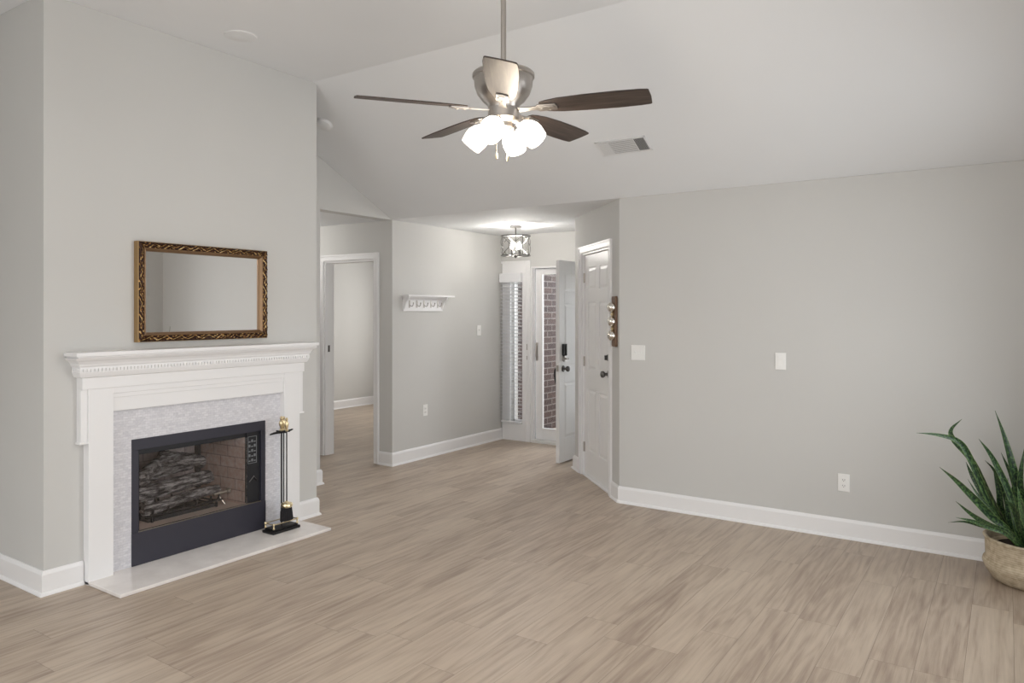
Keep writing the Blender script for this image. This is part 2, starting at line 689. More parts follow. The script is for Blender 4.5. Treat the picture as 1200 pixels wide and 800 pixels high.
b = MB()
b.X = ANG
DS0, DS1, DH = 0.235, 1.045, 2.075
b.box(0.0, DS0, -.12, 0, 0, ZL - .001)
b.box(DS1, 1.287, -.12, 0, 0, ZL - .001)
b.box(DS0, DS1, -.12, 0, DH, ZL - .001)
struct(b, 'wall_angled', M['wall'], 'short angled wall holding the white six panel door')
AE = ANG @ Vector((1.287, 0, 0))
struct(MB().box(AE.x - .12, XF + .15, AE.y - .40, AE.y - .28, 0, ZL - .001).box(AE.x - .12, AE.x, AE.y - .28, AE.y - .121, 0, ZL - .001), 'wall_entry_right', M['wall'], 'wall behind the open front door')  # set back out of view so more light reaches the door leaf

b = MB()   # front wall with door opening and sidelight opening
FD0, FD1, FDH = 3.715, 4.635, 2.055
SL0, SL1, SLZ0, SLZ1 = 4.745, 4.915, 0.22, 1.95
b.box(XF, XF + .15, AE.y - .28, 3.28, 0, ZL - .001)
b.box(XF, XF + .15, 3.60, FD0, 0, ZL - .001)
b.box(XF, XF + .15, 3.28, 3.60, 0, .22)
b.box(XF, XF + .15, 3.28, 3.60, 1.95, ZL - .001)
b.box(XF, XF + .15, FD0, FD1, FDH, ZL - .001)
b.box(XF, XF + .15, FD1, SL0, 0, ZL - .001)
b.box(XF, XF + .15, SL0, SL1, 0, SLZ0)
b.box(XF, XF + .15, SL0, SL1, SLZ1, ZL - .001)
b.box(XF, XF + .15, SL1, YC, 0, ZL - .001)
struct(b, 'wall_front', M['wall'], 'front wall around the entry door and sidelight')

struct(MB().box(XR + .12, XF + .15, YC, YC + .12, 0, ZL - .001), 'wall_entry_left', M['wall'], 'entry wall with the white coat rack')

HD0, HD1, HDH = 5.29, 6.03, 2.06
b = MB()
b.box(XR, XR + .12, YC, HD0, 0, ZL - .001)
b.box(XR, XR + .12, HD0, HD1, HDH, ZL - .001)
b.box(XR, XR + .12, HD1, 6.85, 0, ZL - .001)
struct(b, 'wall_hall', M['wall'], 'darker hall wall around the cased doorway')

b = MB()
b.box(XL, 1.88, YC, YC + .12, 0, ZH)
b.box(3.70, 4.45, YC, YC + .12, 0, ZL)
b.box(1.88, 3.70, YC, YC + .12, 0, ZH)
b.prism([(3.70, ZL - .003), (XR - .001, ZL - .003), (XR - .001, ZL), (XV, ZH - .001), (3.70, ZH - .001)], YC - .004, YC + .12, 'y')
struct(b, 'wall_hall_front', M['wall'], 'wall and gable above the hall opening')
struct(MB().box(4.33, 4.45, YC + .121, 6.85, 0, ZL - .001), 'wall_hall_left', M['wall'])
struct(MB().box(4.33, XR, 6.85, 6.97, 0, ZL - .001), 'wall_hall_end', M['wall'])

# chimney breast with a recess for the insert
IX0, IX1, IZ0, IZ1 = 2.345, 3.29, 0.02, 0.772
CX0, CX1 = 1.873, 3.763
b = MB()
b.box(CX0, IX0, YF, YC - .005, 0, ZH - .001)
b.box(IX1, CX1, YF, YC - .005, 0, ZH - .001)
b.box(IX0, IX1, YF, YC - .005, IZ1, ZH - .001)
b.box(IX0, IX1, 4.90, YC - .005, 0, IZ1)
struct(b, 'wall_chimney', M['wall'], 'protruding chimney breast wall above and around the fireplace')

# wall behind the camera with two tall windows; left wall with one window; all three added for daylight
b = MB()
wins = [(0.05, 1.95), (3.2, 4.7)]
WZ0, WZ1 = 0.25, 2.3
b.box(XL, wins[0][0], YB - .12, YB, 0, ZH)
b.box(wins[0][1], wins[1][0], YB - .12, YB, 0, ZH)
b.box(wins[1][1], XR, YB - .12, YB, 0, WZ1)
b.prism([(wins[1][0], WZ1), (XR, WZ1), (XR, ZL), (XV, ZH), (wins[1][0], ZH)], YB - .12, YB, 'y')
for w0, w1 in wins:
    b.box(w0, w1, YB - .12, YB, 0, WZ0)
b.box(wins[0][0], wins[0][1], YB - .12, YB, WZ1, ZH)
struct(b, 'wall_back', M['wall'])
b = MB()
LW0, LW1 = 0.9, 3.5
b.box(XL - .12, XL, YB - .12, LW0, 0, ZH)
b.box(XL - .12, XL, LW1, YC + .12, 0, ZH)
b.box(XL - .12, XL, LW0, LW1, 0, 0.4)
b.box(XL - .12, XL, LW0, LW1, 2.4, ZH)
struct(b, 'wall_left', M['wall'])


def simple_window(n, x0, x1, y0, y1, z0, z1):
    """framed window in a wall along X (y thin) or along Y (x thin)"""
    b = MB()
    t = 0.05
    along_x = (x1 - x0) > (y1 - y0)
    if along_x:
        ym, yn = (y0 + y1) / 2 - .02, (y0 + y1) / 2 + .02
        b.box(x0, x0 + t, ym, yn, z0, z1).box(x1 - t, x1, ym, yn, z0, z1)
        b.box(x0, x1, ym, yn, z0, z0 + t).box(x0, x1, ym, yn, z1 - t, z1)
        b.box(x0, x1, ym, yn, (z0 + z1) / 2 - .02, (z0 + z1) / 2 + .02)
        b.box((x0 + x1) / 2 - .03, (x0 + x1) / 2 + .03, ym, yn, z0, z1)
    else:
        xm, xn = (x0 + x1) / 2 - .02, (x0 + x1) / 2 + .02
        b.box(xm, xn, y0, y0 + t, z0, z1).box(xm, xn, y1 - t, y1, z0, z1)
        b.box(xm, xn, y0, y1, z0, z0 + t).box(xm, xn, y0, y1, z1 - t, z1)
        b.box(xm, xn, y0, y1, (z0 + z1) / 2 - .02, (z0 + z1) / 2 + .02)
    return struct(b, 'window_%d' % n, M['trim'])


simple_window(2, wins[0][0], wins[0][1], YB - .12, YB, WZ0, WZ1)
simple_window(3, wins[1][0], wins[1][1], YB - .12, YB, WZ0, WZ1)
simple_window(4, XL - .12, XL, LW0, LW1, 0.4, 2.4)

simple_window(6, XF + .06, XF + .10, 3.28, 3.60, .22, 1.95)  # unseen second sidelight, added to light the open door leaf

# bedroom beyond the doorway
b = MB()
b.box(XR + .12, 9.35, 8.73, 8.85, 0, ZL - .001)
struct(b, 'wall_bedroom_end', M['wall'], 'bright bedroom wall seen through the doorway')
b = MB()
b.box(9.2, 9.35, YC + .121, 6.5, 0, ZL - .001)
b.box(9.2, 9.35, 7.9, 8.729, 0, ZL - .001)
b.box(9.2, 9.35, 6.5, 7.9, 0, 0.7)
b.box(9.2, 9.35, 6.5, 7.9, 2.2, ZL - .001)
struct(b, 'wall_bedroom_right', M['wall'])
struct(MB().box(XF + .151, 9.2, YC, YC + .12, 0, ZL - .001), 'wall_bedroom_front', M['wall'])
struct(MB().box(XR, XR + .119, 6.98, 8.85, 0, ZL - .001), 'wall_bedroom_left', M['wall'])
simple_window(5, 9.2, 9.35, 6.5, 7.9, 0.7, 2.2)  # unseen window, added to light the bedroom

# ------------------------------------------------------------------ baseboards
BB = [(0.0, 0.0), (0.026, 0.0), (0.026, 0.006), (0.021, 0.016), (0.015, 0.020), (0.015, 0.112), (0.011, 0.124), (0.006, 0.132), (0.0, 0.132)]


def base(name, path, side=1, label=None):
    return struct(MB().path_profile(path, BB, side), name, M['trim'], label)


def ang(s, y=0.0, z=0.0):
    v = ANG @ Vector((s, y, z))
    return (v.x, v.y)


base('baseboard_right', [(XR, YB), (XR, A0.y), ang(0.175)], 1, 'white baseboard along the long right wall')
base('baseboard_back', [(XL, YB), (XR, YB)], 1)
base('baseboard_angled', [ang(1.105), (AE.x, AE.y), (AE.x, AE.y - .28), (XF, AE.y - .28)], 1, 'short white baseboard beyond the six panel door')
base('baseboard_entry', [(XF, YC), (XR, YC), (XR, HD0 - .065)], 1, 'white baseboard under the coat rack wall')
base('baseboard_hall', [(XR, HD1 + .075), (XR, 6.85), (4.45, 6.85), (4.45, YC), (CX1 + .001, YC)], 1)
base('baseboard_chimney_left', [(2.075, YF), (CX0, YF), (CX0, YC), (XL, YC)], 1, 'white baseboard around the left corner of the chimney breast')
base('baseboard_chimney_right', [(3.56, YF), (CX1, YF), (CX1, YC - .03)], -1, 'white baseboard around the right corner of the chimney breast')
base('baseboard_bedroom', [(XR + .12, 8.73), (9.2, 8.73)], -1, 'white baseboard at the far bedroom wall')

# ------------------------------------------------------------------ door casings (trim_n)
CAS = [(0.0, 0.0), (0.0, 0.017), (0.010, 0.020), (0.045, 0.016), (0.055, 0.009), (0.065, 0.006), (0.065, 0.0)]


def casing(name, X, s0, s1, h, sides='LRT', w=0.065, label=None, depth=0.12, jamb=True, z0=0.0, extra=None):
    """casing round an opening; local frame X: x along wall, +y into room. profile flat with a stepped inner bead"""
    b = MB()
    b.X = X
    segs = []
    if 'L' in sides:
        segs.append((s0 - w, s0, z0, h))
    if 'R' in sides:
        segs.append((s1, s1 + w, z0, h))
    for a, c, q, r in segs:
        b.box(a, c, 0, 0.014, q, r)
        inner = (c - .018, c - .004) if c == s0 else (a + .004, a + .018)
        outer = (a, a + .016) if c == s0 else (c - .016, c)
        b.box(inner[0], inner[1], .014, .018, q, r)
        b.box(outer[0], outer[1], .014, .022, q, r + (w if 'T' in sides else 0) - .016)
    if 'T' in sides:
        a = s0 - (w if 'L' in sides else 0)
        c = s1 + (w if 'R' in sides else 0)
        b.box(a, c, 0, 0.014, h, h + w)
        b.box(s0, s1, .014, .018, h + .004, h + .018)
        b.box(a, c, .014, .022, h + w - .016, h + w)
    if jamb:
        b.box(s0, s0 + .018, -depth, 0, z0, h)
        b.box(s1 - .018, s1, -depth, 0, z0, h)
        b.box(s0 + .018, s1 - .018, -depth, 0, h - .018, h)
    if extra:
        extra(b)
    return struct(b, name, M['trim'], label, bevel=0.0015)


casing('trim_1', ANG, DS0, DS1, DH, w=.06, label='white casing around the six panel door on the angled wall',
       extra=lambda b: b.box(DS0 + .018, DS1 - .018, -.12, .002, 0, .016))
# hall doorway: wall at x=XR facing -x : local x -> +Y reversed
HX = Matrix(((0, -1, 0, XR), (-1, 0, 0, 0), (0, 0, 1, 0), (0, 0, 0, 1)))   # local x = -Y, local y = -X
o = casing('trim_2', HX, -HD1, -HD0, HDH, w=.065, label='white casing of the hall doorway')
strike = MB().box(XR + .035, XR + .06, HD1 - .021, HD1 - .017, 1.10, 1.17).build('strike_plate', M['dark_nickel'], o)
# front door: face x=XF, room side -X
FX = Matrix(((0, -1, 0, XF), (-1, 0, 0, 0), (0, 0, 1, 0), (0, 0, 0, 1)))


def front_extra(b):
    # mullion post, head trim across and sidelight surround
    m = FD1 + .0651
    b.box(-5.03, -m, 0, .014, 0, SLZ0 - .02)
    b.box(-4.745, -m, 0, .014, SLZ0 - .02, 1.945)
    b.box(-5.03, -4.915, 0, .014, SLZ0 - .02, 1.945)
    b.box(-5.03, -m, 0, .014, 1.945, FDH + .075)
    b.box(-m + .0001, -FD1, 0, .014, FDH + .0001, FDH + .075)
    b.box(-5.045, -m, .0141, .020, FDH + .05, FDH + .075)



casing('trim_3', FX, -FD1, -FD0, FDH, sides='L', w=.065, label='white frame around the front door and sidelight', extra=front_extra, depth=.06)
struct(MB().box(XF - .02, XF + .16, FD0 + .02, FD1 - .02, 0, .028), 'trim_4', mat('threshold_metal', srgb(225, 224, 222), 0.4), 'pale threshold under the glass storm door')


# ------------------------------------------------------------------ six panel doors
def six_panel(b, w, h, t, y0=0.0):
    """slab in local frame: x 0..w, y y0..y0+t, z 0..h"""
    core = 0.008
    b.box(0.001, w - .001, y0 + core, y0 + t - core, 0.001, h - .001)
    st = 0.105
    mid = 0.1
    rails = [(0, .235), (.80, .98), (1.60, 1.715), (h - .115, h)]
    for f0, f1 in ((y0, y0 + core), (y0 + t - core, y0 + t)):
        b.box(0, st, f0, f1, 0, h)
        b.box(w - st, w, f0, f1, 0, h)
        for a, c in rails:
            b.box(st, w - st, f0, f1, a, c)
        for (a, c), (d, e) in zip(rails, rails[1:]):
            b.box(w / 2 - mid / 2, w / 2 + mid / 2, f0, f1, c, d)
    for (a, c), (d, e) in zip(rails, rails[1:]):
        for x0, x1 in ((st, w / 2 - mid / 2), (w / 2 + mid / 2, w - st)):
            g = 0.012
            b.raised(x0 + g, x1 - g, c + g, d - g, y0 + t - core, y0 + t - .0015, .022)
            b.raised(x0 + g, x1 - g, c + g, d - g, y0 + core, y0 + .0015, .022)


def knob(b, c, n, s=1.0):
    b.lathe([(.032 * s, 0), (.032 * s, .006), (.014 * s, .012), (.012 * s, .034), (.022 * s, .040), (.029 * s, .052), (.027 * s, .066), (.015 * s, .073), (0, .075)], c, 20, n)


# angled wall door: slab recessed in the jamb
LW = DS1 - DS0 - .042
b = MB()
TX = ANG @ Matrix.Translation((DS0 + .021, -.055, .018))
b.X = TX
six_panel(b, LW, 2.035, .035)
d1 = struct(b, 'door_1', M['door'], 'closed white six panel door in the angled wall', bevel=.0015)


def tr(X, p):
    return tuple(X @ Vector(p))


nrm = (-S2, S2, 0)
b = MB()
knob(b, tr(ANG, (DS0 + .021 + .065, -.02, 1.0)), nrm)
b.build('door_knob', M['dark_nickel'], d1, smooth=True)
b = MB()
b.lathe([(.03, 0), (.03, .008), (.024, .016), (.012, .018), (.012, .022)], tr(ANG, (DS0 + .021 + .065, -.02, 1.14)), 20, nrm)
b.X = ANG
b.box(DS0 + .081, DS0 + .091, 0.0, .018, 1.120, 1.16)
b.build('deadbolt', M['dark_nickel'], d1, smooth=True)
for z in (.22, 1.02, 1.80):
    b = MB()
    b.X = ANG
    b.box(DS1 - .031, DS1 - .012, -.019, -.014, z, z + .09)
    b.cyl((DS1 - .021, -.010, z), (DS1 - .021, -.010, z + .09), .006, 10)
    b.build('hinge', M['nickel'], d1)

# front door leaf, open at 90 degrees along y = 3.70..3.745
b = MB()
LY = 3.715
LX = Matrix.Translation((6.36, LY, .012))
b.X = LX
six_panel(b, .905, 2.035, .040)
d2 = struct(b, 'door_2', M['door'], 'open white front door seen nearly edge on with black keypad lock', bevel=.0015)
z0 = 0.93
b = MB()
b.box(6.41, 6.47, LY - .028, LY + .0005, 1.085, 1.205)
kp = b.build('keypad_lock', M['screen'], d2, bevel=.004)
b = MB()
b.lathe([(.030, 0), (.028, .02), (.010, .024), (.010, .04)], (6.44, LY, 1.055), 20, (0, -1, 0))
b.box(6.415, 6.465, LY - .052, LY - .038, 1.047, 1.063)
b.build('thumb_turn', M['nickel'], d2, smooth=True)
b = MB()
knob(b, (6.435, LY, .955), (0, -1, 0))
b.build('door_knob', M['dark_nickel'], d2, smooth=True)
b = MB()
b.lathe([(.028, 0), (.026, .012), (0, .014)], (6.435, LY + .04, .97), 18, (0, 1, 0))
b.box(6.42, 6.45, LY + .04, LY + .052, .74, .99)
b.tube([(6.435, LY + .05, .955), (6.435, LY + .095, .95), (6.435, LY + .10, .88), (6.435, LY + .085, .80), (6.435, LY + .05, .765)], .009, 8, smooth=2)
b.build('grip_handle', M['bronze_black'], d2, smooth=True)
b = MB().box(6.356, 6.3605, LY + .010, LY + .032, .93, .99)
b.build('latch_plate', M['nickel'], d2)
for z in (.22, 1.02, 1.80):
    b = MB().cyl((7.272, LY + .046, z), (7.272, LY + .046, z + .1), .006, 10)
    b.build('hinge', M['nickel'], d2)

# storm door with full glass
b = MB()
SX0, SX1 = XF + .075, XF + .110
g0, g1, gz0, gz1 = 3.84, 4.522, 0.165, 1.965
b.box(SX0, SX1, FD0 + .02, g0, .03, FDH - .02)
b.box(SX0, SX1, g1, FD1 - .022, .03, FDH - .02)
b.box(SX0, SX1, g0, g1, .03, gz0)
b.box(SX0, SX1, g0, g1, gz1, FDH - .022)
for y in (g0, g1):
    s = 1 if y == g0 else -1
    b.box(SX0 - .006, SX0, min(y, y - s * .022), max(y, y - s * .022), gz0 - .022, gz1 + .022)
b.box(SX0 - .006, SX0, g0, g1, gz1, gz1 + .022)
b.box(SX0 - .006, SX0, g0, g1, gz0 - .022, gz0)
d3 = struct(b, 'door_3', M['trim'], 'white full glass storm door with brick wall behind', bevel=.002)
MB().box(SX0 + .012, SX0 + .018, g0, g1, gz0, gz1).build('glass_pane', M['glass'], d3)
b = MB().box(SX0 - .012, SX0, 4.580, 4.606, .955, 1.165)
b.tube([(SX0 - .01, 4.593, 1.13), (SX0 - .035, 4.593, 1.115), (SX0 - .035, 4.593, 1.01), (SX0 - .01, 4.593, .99)], .006, 8, smooth=2)
b.build('handle', M['nickel'], d3)
b = MB()
b.box(SX0 + .001, SX0 + .02, FD1 - .0215, FD1 - .0185, .03, FDH - .02)
b.box(SX0 - .002, SX0 + .02, FD0 + .02, FD1 - .0185, FDH - .0215, FDH - .0185)
b.build('weatherstrip', M['dark_gap'], d3)
b = MB()
b.box(XF - .016, XF - .013, 4.672, 4.694, .965, 1.01)
b.box(XF - .016, XF - .013, 4.672, 4.694, 1.08, 1.15)
b.build('strike_plate', M['nickel'], d3)
# sidelight with mini blind
b = MB()
b.box(XF + .06, XF + .09, SL0, SL0 + .012, SLZ0, SLZ1)
b.box(XF + .06, XF + .09, SL1 - .012, SL1, SLZ0, SLZ1)
b.box(XF + .06, XF + .09, SL0, SL1, SLZ0, SLZ0 + .02)
b.box(XF + .06, XF + .09, SL0, SL1, SLZ1 - .02, SLZ1)
w1 = struct(b, 'window_1', M['trim'], 'narrow sidelight window beside the front door')
MB().box(XF + .072, XF + .076, SL0 + .01, SL1 - .01, SLZ0 + .02, SLZ1 - .02).build('window_glass', M['glass'], w1)

t = thing('mini_blind', (XF - .03, 4.89, .2), 'narrow white slatted blind hanging in the sidelight beside the front door', 'blind')
MB().box(XF - .075, XF - .015, 4.735, 5.035, 1.875, 1.985).build('valance', M['slat'], t, bevel=.003)
b = MB()
z = .262
while z < 1.875:
    a = math.radians(-11)
    cx, hw = XF - .042, .023
    b.prism([(cx - hw * math.cos(a), z - hw * math.sin(a)), (cx + hw * math.cos(a), z + hw * math.sin(a)),
             (cx + hw * math.cos(a), z + hw * math.sin(a) + .003), (cx - hw * math.cos(a), z - hw * math.sin(a) + .003)], 4.745, 5.025, 'y')
    z += .042
b.build('slats', M['slat'], t)
MB().box(XF - .055, XF - .018, 4.745, 5.025, .212, .232).build('bottom_rail', M['slat'], t, bevel=.003)
b = MB()
for y in (4.80, 4.97):
    b.cyl((XF - .068, y, .23), (XF - .068, y, 1.88), .0012, 6)
b.build('ladder_cord', M['slat'], t)

# ------------------------------------------------------------------ porch outside
struct(MB().box(XF + .15, 9.9, 3.2, 4.93, -.14, -.02), 'floor_porch', M['porch'], 'pale porch slab outside the storm door')
struct(MB().box(XF + .151, 9.9, 4.93, 5.045, -.14, 2.6), 'wall_porch', M['brick'], 'reddish brown brick porch wall seen through the glass door')
struct(MB().box(XF + .151, 9.9, 3.2, 5.045, 2.601, 2.7), 'porch_shade_roof', M['ceiling'])  # unseen roof added to keep the brick wall dim

# ------------------------------------------------------------------ fireplace mantel
FC = 2.817
t = thing('fireplace_mantel', (FC, YF, 0), 'white painted mantelpiece with dentil moulding and pale mosaic surround on the chimney breast', 'mantelpiece')
SH = .842
b = MB()
b.box(FC - SH, FC + SH, 4.163, YF, 1.283, 1.306)
b.box(FC - SH + .012, FC + SH - .012, 4.173, YF, 1.274, 1.283)
b.build('mantel_shelf', M['trim'], t, bevel=.003)
# crown (cove) wrapping under the shelf
prof = [(0.0, 1.16), (.014, 1.165), (.020, 1.178), (.024, 1.190), (.024, 1.222), (.030, 1.228), (.034, 1.240), (.044, 1.254), (.058, 1.264), (.064, 1.274), (0, 1.274)]
fw = .775
path = [(FC - fw, YF), (FC - fw, 4.245), (FC + fw, 4.245), (FC + fw, YF)]
b = MB().path_profile(path, prof, -1)
b.build('bed_moulding', M['trim'], t)
b = MB()
k = 0
x = FC - fw - .028
while x < FC + fw + .018:
    b.box(x, x + .011, 4.245 - .031, 4.245 - .020, 1.196, 1.212)
    x += .0205
for yy in (4.225, 4.245, 4.265, 4.285):
    b.box(FC - fw - .031, FC - fw - .02, yy, yy + .011, 1.194, 1.216)
    b.box(FC + fw + .02, FC + fw + .031, yy, yy + .011, 1.194, 1.216)
b.build('dentils', M['trim'], t)
# frieze and recessed field
b = MB()
b.box(FC - fw, FC + fw, 4.245, YF, 1.095, 1.165)
b.box(FC - fw + .035, FC + fw - .035, 4.252, YF, 1.06, 1.095)
b.box(FC - fw + .05, FC + fw - .05, 4.258, YF, 1.035, 1.06)
b.box(FC - .60, FC + .60, 4.264, YF, .957, 1.036)
b.build('frieze', M['trim'], t, bevel=.002)
for s in (-1, 1):
    b = MB()
    xa, xb = sorted((FC + s * .60, FC + s * .738))
    b.box(xa, xb, 4.2505, YF, 0, 1.0948)
    ea, eb = sorted((FC + s * .738, FC + s * fw))
    b.box(ea, eb, 4.262, YF, .80, 1.095)
    la, lb = sorted((FC + s * .736, FC + s * (fw + .008)))
    b.box(la, lb, 4.255, YF, .79, .802)
    b.build('pilaster', M['trim'], t, bevel=.002)
b = MB()
b.box(FC - .60, IX0, YF - .014, YF, .02, .957)
b.box(IX1, FC + .60, YF - .014, YF, .02, .957)
b.box(IX0, IX1, YF - .014, YF, IZ1, .957)
b.build('tile_surround', M['tile'], t)
tag(t.children[-1], 'pale grey mosaic tile surround')

tag(MB().box(FC - .738, FC + .738, 3.92, YF - .003, 0, .02).build('hearth_slab', M['stone'], bevel=.004),
    'flat cream stone hearth slab on the floor before the fireplace', 'hearth')

# ------------------------------------------------------------------ fireplace insert
t = thing('fireplace_insert', (FC, YF, .02), 'dark navy metal gas fireplace insert with glass front set in the tile surround', 'fireplace')
yf = YF - .012
b = MB()
b.box(IX0, IX1, yf - .006, yf + .03, .705, IZ1 - .001)          # hood
b.box(IX0, IX0 + .042, yf - .006, yf + .03, .215, .705)
b.box(IX1 - .035, IX1, yf - .006, yf + .03, .215, .705)
b.build('face_frame', M['insert'], t, bevel=.002)
b = MB()
b.box(IX0, IX1, yf - .010, yf + .03, .021, .215)
b.build('lower_panel', M['insert'], t, bevel=.002)
b = MB().box(IX0 + .042, IX1 - .035, yf - .004, yf + .004, .2155, .2185)
b.build('lower_trim', M['valve'], t)
b = MB()
b.box(IX0 + .042, IX1 - .035, yf + .02, yf + .035, .672, .705)
b.box(IX0 + .042, IX0 + .055, yf + .01, yf + .03, .221, .68)
b.build('inner_frame', M['insert_dark'], t, bevel=.001)
# right inner side panel with etched plate
b = MB()
b.box(3.148, 3.256, yf + .012, yf + .03, .221, .705)
sp = b.build('side_panel', M['insert_dark'], t, bevel=.001)
b = MB()
px0, pz0 = 3.165, .50
for i in range(5):
    for j in range(3):
        b.box(px0 + j * .021, px0 + j * .021 + .014, yf + .010, yf + .012, pz0 + i * .033, pz0 + i * .033 + .008 + .010 * ((i + j) % 2))
b.box(px0 - .006, px0 - .003, yf + .010, yf + .012, pz0 - .01, pz0 + .17)
b.box(px0 + .062, px0 + .065, yf + .010, yf + .012, pz0 - .01, pz0 + .17)
b.box(px0 - .006, px0 + .065, yf + .010, yf + .012, pz0 - .013, pz0 - .010)
b.box(px0 - .006, px0 + .065, yf + .010, yf + .012, pz0 + .17, pz0 + .173)
b.build('rating_plate', M['etch'], sp)
b = MB()
b.tube([(3.17, yf + .012, .36), (3.20, yf, .40), (3.215, yf, .38), (3.235, yf + .01, .36)], .003, 6)
b.build('latch', M['dark_nickel'], t)
# firebox
b = MB()
BY = 4.80
b.box(IX0 + .03, IX1 - .02, BY, BY + .03, .2, .71)
b.build('back_brick', M['firebrick_x'], t)
b = MB()
b.prism([(3.146, yf + .03), (3.17, yf + .03), (3.17, BY), (3.115, BY)], .2, .70, 'z')
b.build('side_brick', M['firebrick_y'], t)
b = MB()
b.prism([(2.40, yf + .03), (2.375, yf + .03), (2.375, BY), (2.45, BY)], .2, .70, 'z')
b.build('side_brick', M['firebrick_y'], t)
b = MB().box(IX0 + .03, 3.17, yf + .03, BY, .195, .212)
b.build('firebox_floor', mat('firebox_floor', srgb(214, 194, 180), 0.9), t)
b = MB().box(IX0 + .03, 3.17, yf + .03, BY, .70, .71)
b.build('firebox_top', M['insert_dark'], t)
b = MB()
b.box(2.404, 3.145, yf + .004, yf + .008, .222, .672)
b.build('glass_door', M['fire_glass'], t)
b = MB()
b.box(2.44, 3.10, BY - .012, BY, .585, .70)
b.build('smoke_baffle', M['insert_dark'], t)
b = MB()
b.box(3.075, 3.105, BY - .03, BY - .001, .28, .70)
b.build('corner_post', M['insert_dark'], t)

# gas log set
t = thing('gas_log_set', (2.80, 4.52, .212), 'grey charred ceramic log set on a black grate inside the fireplace', 'log set')


def logshape(p0, p1, r0, r1, seed, bend=.01):
    b = MB()
    rnd = random.Random(seed)
    p0, p1 = Vector(p0), Vector(p1)
    d = (p1 - p0)
    q = Vector((0, 0, 1)).rotation_difference(d.normalized()).to_matrix()
    n, seg = 22, 18
    rings = []
    ph = [rnd.uniform(0, 6.28) for _ in range(8)]
    for i in range(n + 1):
        u = i / n
        c = p0 + d * u + Vector((0, rnd.uniform(-.002, .002), bend * math.sin(PI * u)))
        r = r0 + (r1 - r0) * u
        if i in (0, n):
            r *= .82
        ring = []
        for k in range(seg):
            a = 2 * PI * k / seg
            rr = r * (1 + .09 * math.sin(3 * a + ph[0] + 2 * u) + .06 * math.sin(7 * a + ph[1] + 5 * u) + .05 * math.sin(9 * u + ph[2] + a) + rnd.uniform(-.07, .07))
            ring.append(b.v(c + q @ Vector((rr * math.cos(a), rr * math.sin(a), 0))))
        rings.append(ring)
    for a, c in zip(rings, rings[1:]):
        for k in range(seg):
            b.face([a[k], a[(k + 1) % seg], c[(k + 1) % seg], c[k]])
    b.face(rings[0][::-1])
    b.face(rings[-1])
    return b


for i, (p0, p1, r0, r1) in enumerate([
        ((2.50, 4.45, .285), (3.05, 4.48, .32), .036, .030),
        ((2.49, 4.52, .375), (3.04, 4.55, .395), .052, .044),
        ((2.54, 4.63, .455), (2.96, 4.66, .485), .044, .040),
        ((2.50, 4.50, .475), (2.74, 4.66, .53), .042, .038),
        ((2.72, 4.66, .555), (3.0, 4.56, .50), .050, .036),
        ((2.55, 4.44, .26), (2.60, 4.60, .43), .036, .034)]):
    logshape(p0, p1, r0, r1, 11 + i).build('log', M['log'], t, smooth=True, angle=60)
b = MB()
for x in (2.54, 2.64, 2.74, 2.84, 2.94, 3.0):
    b.tube([(x, 4.40, .30), (x, 4.41, .262), (x, 4.50, .25), (x, 4.66, .25), (x, 4.70, .29)], .007, 8, smooth=1)
b.cyl((2.50, 4.43, .255), (3.04, 4.43, .255), .008, 8)
b.cyl((2.50, 4.64, .25), (3.04, 4.64, .25), .008, 8)
for x in (2.55, 3.0):
    for y in (4.43, 4.64):
        b.cyl((x, y, .2125), (x, y, .255), .008, 8)
b.build('grate', M['black_iron'], t, smooth=True)
b = MB().box(2.53, 3.0, 4.44, 4.63, .2125, .235)
b.build('burner_pan', M['insert_dark'], t)
b = MB()
b.cyl((3.0, 4.46, .29), (3.10, 4.44, .30), .010, 10)
b.sphere((3.10, 4.44, .30), .018, 12)
b.cyl((3.03, 4.47, .29), (3.07, 4.44, .2135), .006, 8)
b.build('gas_valve', M['valve'], t, smooth=True)

# ------------------------------------------------------------------ fireplace tool stand
HZ = .0205
tx, ty = 3.325, 4.165
t = thing('tool_stand', (tx, ty, HZ), 'small black fireplace tool stand with brass rail on the right end of the hearth', 'tool stand')
b = MB()
bx0, bx1, by0, by1 = tx - .115, tx + .115, ty - .06, ty + .06
b.box(bx0, bx1, by0, by1, HZ, HZ + .018)
b.box(bx0 + .012, bx1 - .012, by0 + .012, by1 - .012, HZ + .018, HZ + .032)
b.build('base', M['black_iron'], t, bevel=.004)
b = MB()
rx0, rx1, ry0, ry1 = bx0 + .016, bx1 - .016, by0 + .016, by1 - .016
rz = HZ + .066
for x in (rx0, rx1):
    for y in (ry0, ry1):
        b.lathe([(.006, 0), (.009, .006), (.005, .012), (.005, .026), (.009, .032), (.006, .040), (0, .044)], (x, y, HZ + .030), 10)
b.tube([(rx0, ry0, rz - .004), (rx1, ry0, rz - .004), (rx1, ry1, rz - .004), (rx0, ry1, rz - .004)], .004, 8, closed=True)
b.build('gallery_rail', M['brass'], t, smooth=True)
b = MB().cyl((tx, ty, HZ + .03), (tx, ty, .70), .0055, 10)
b.build('pole', M['black_iron'], t, smooth=True)
b = MB()
b.box(tx - .012, tx + .012, ty - .012, ty + .012, .690, .702)
b.tube([(tx - .09, ty + .01, .689), (tx - .055, ty, .697), (tx, ty, .697), (tx + .055, ty, .697), (tx + .09, ty - .01, .706)], [.004, .008, .010, .008, .004], 8, smooth=1)
b.tube([(tx, ty - .055, .70), (tx, ty, .697), (tx, ty + .055, .70)], [.004, .008, .004], 8, smooth=1)
for sx, sy in ((-.045, 0), (.045, 0)):
    b.tube([(tx + sx, ty - .002, .697), (tx + sx, ty - .028, .697), (tx + sx, ty - .032, .712)], .0035, 6)
b.build('tool_holder', M['black_iron'], t, smooth=True)
b = MB()
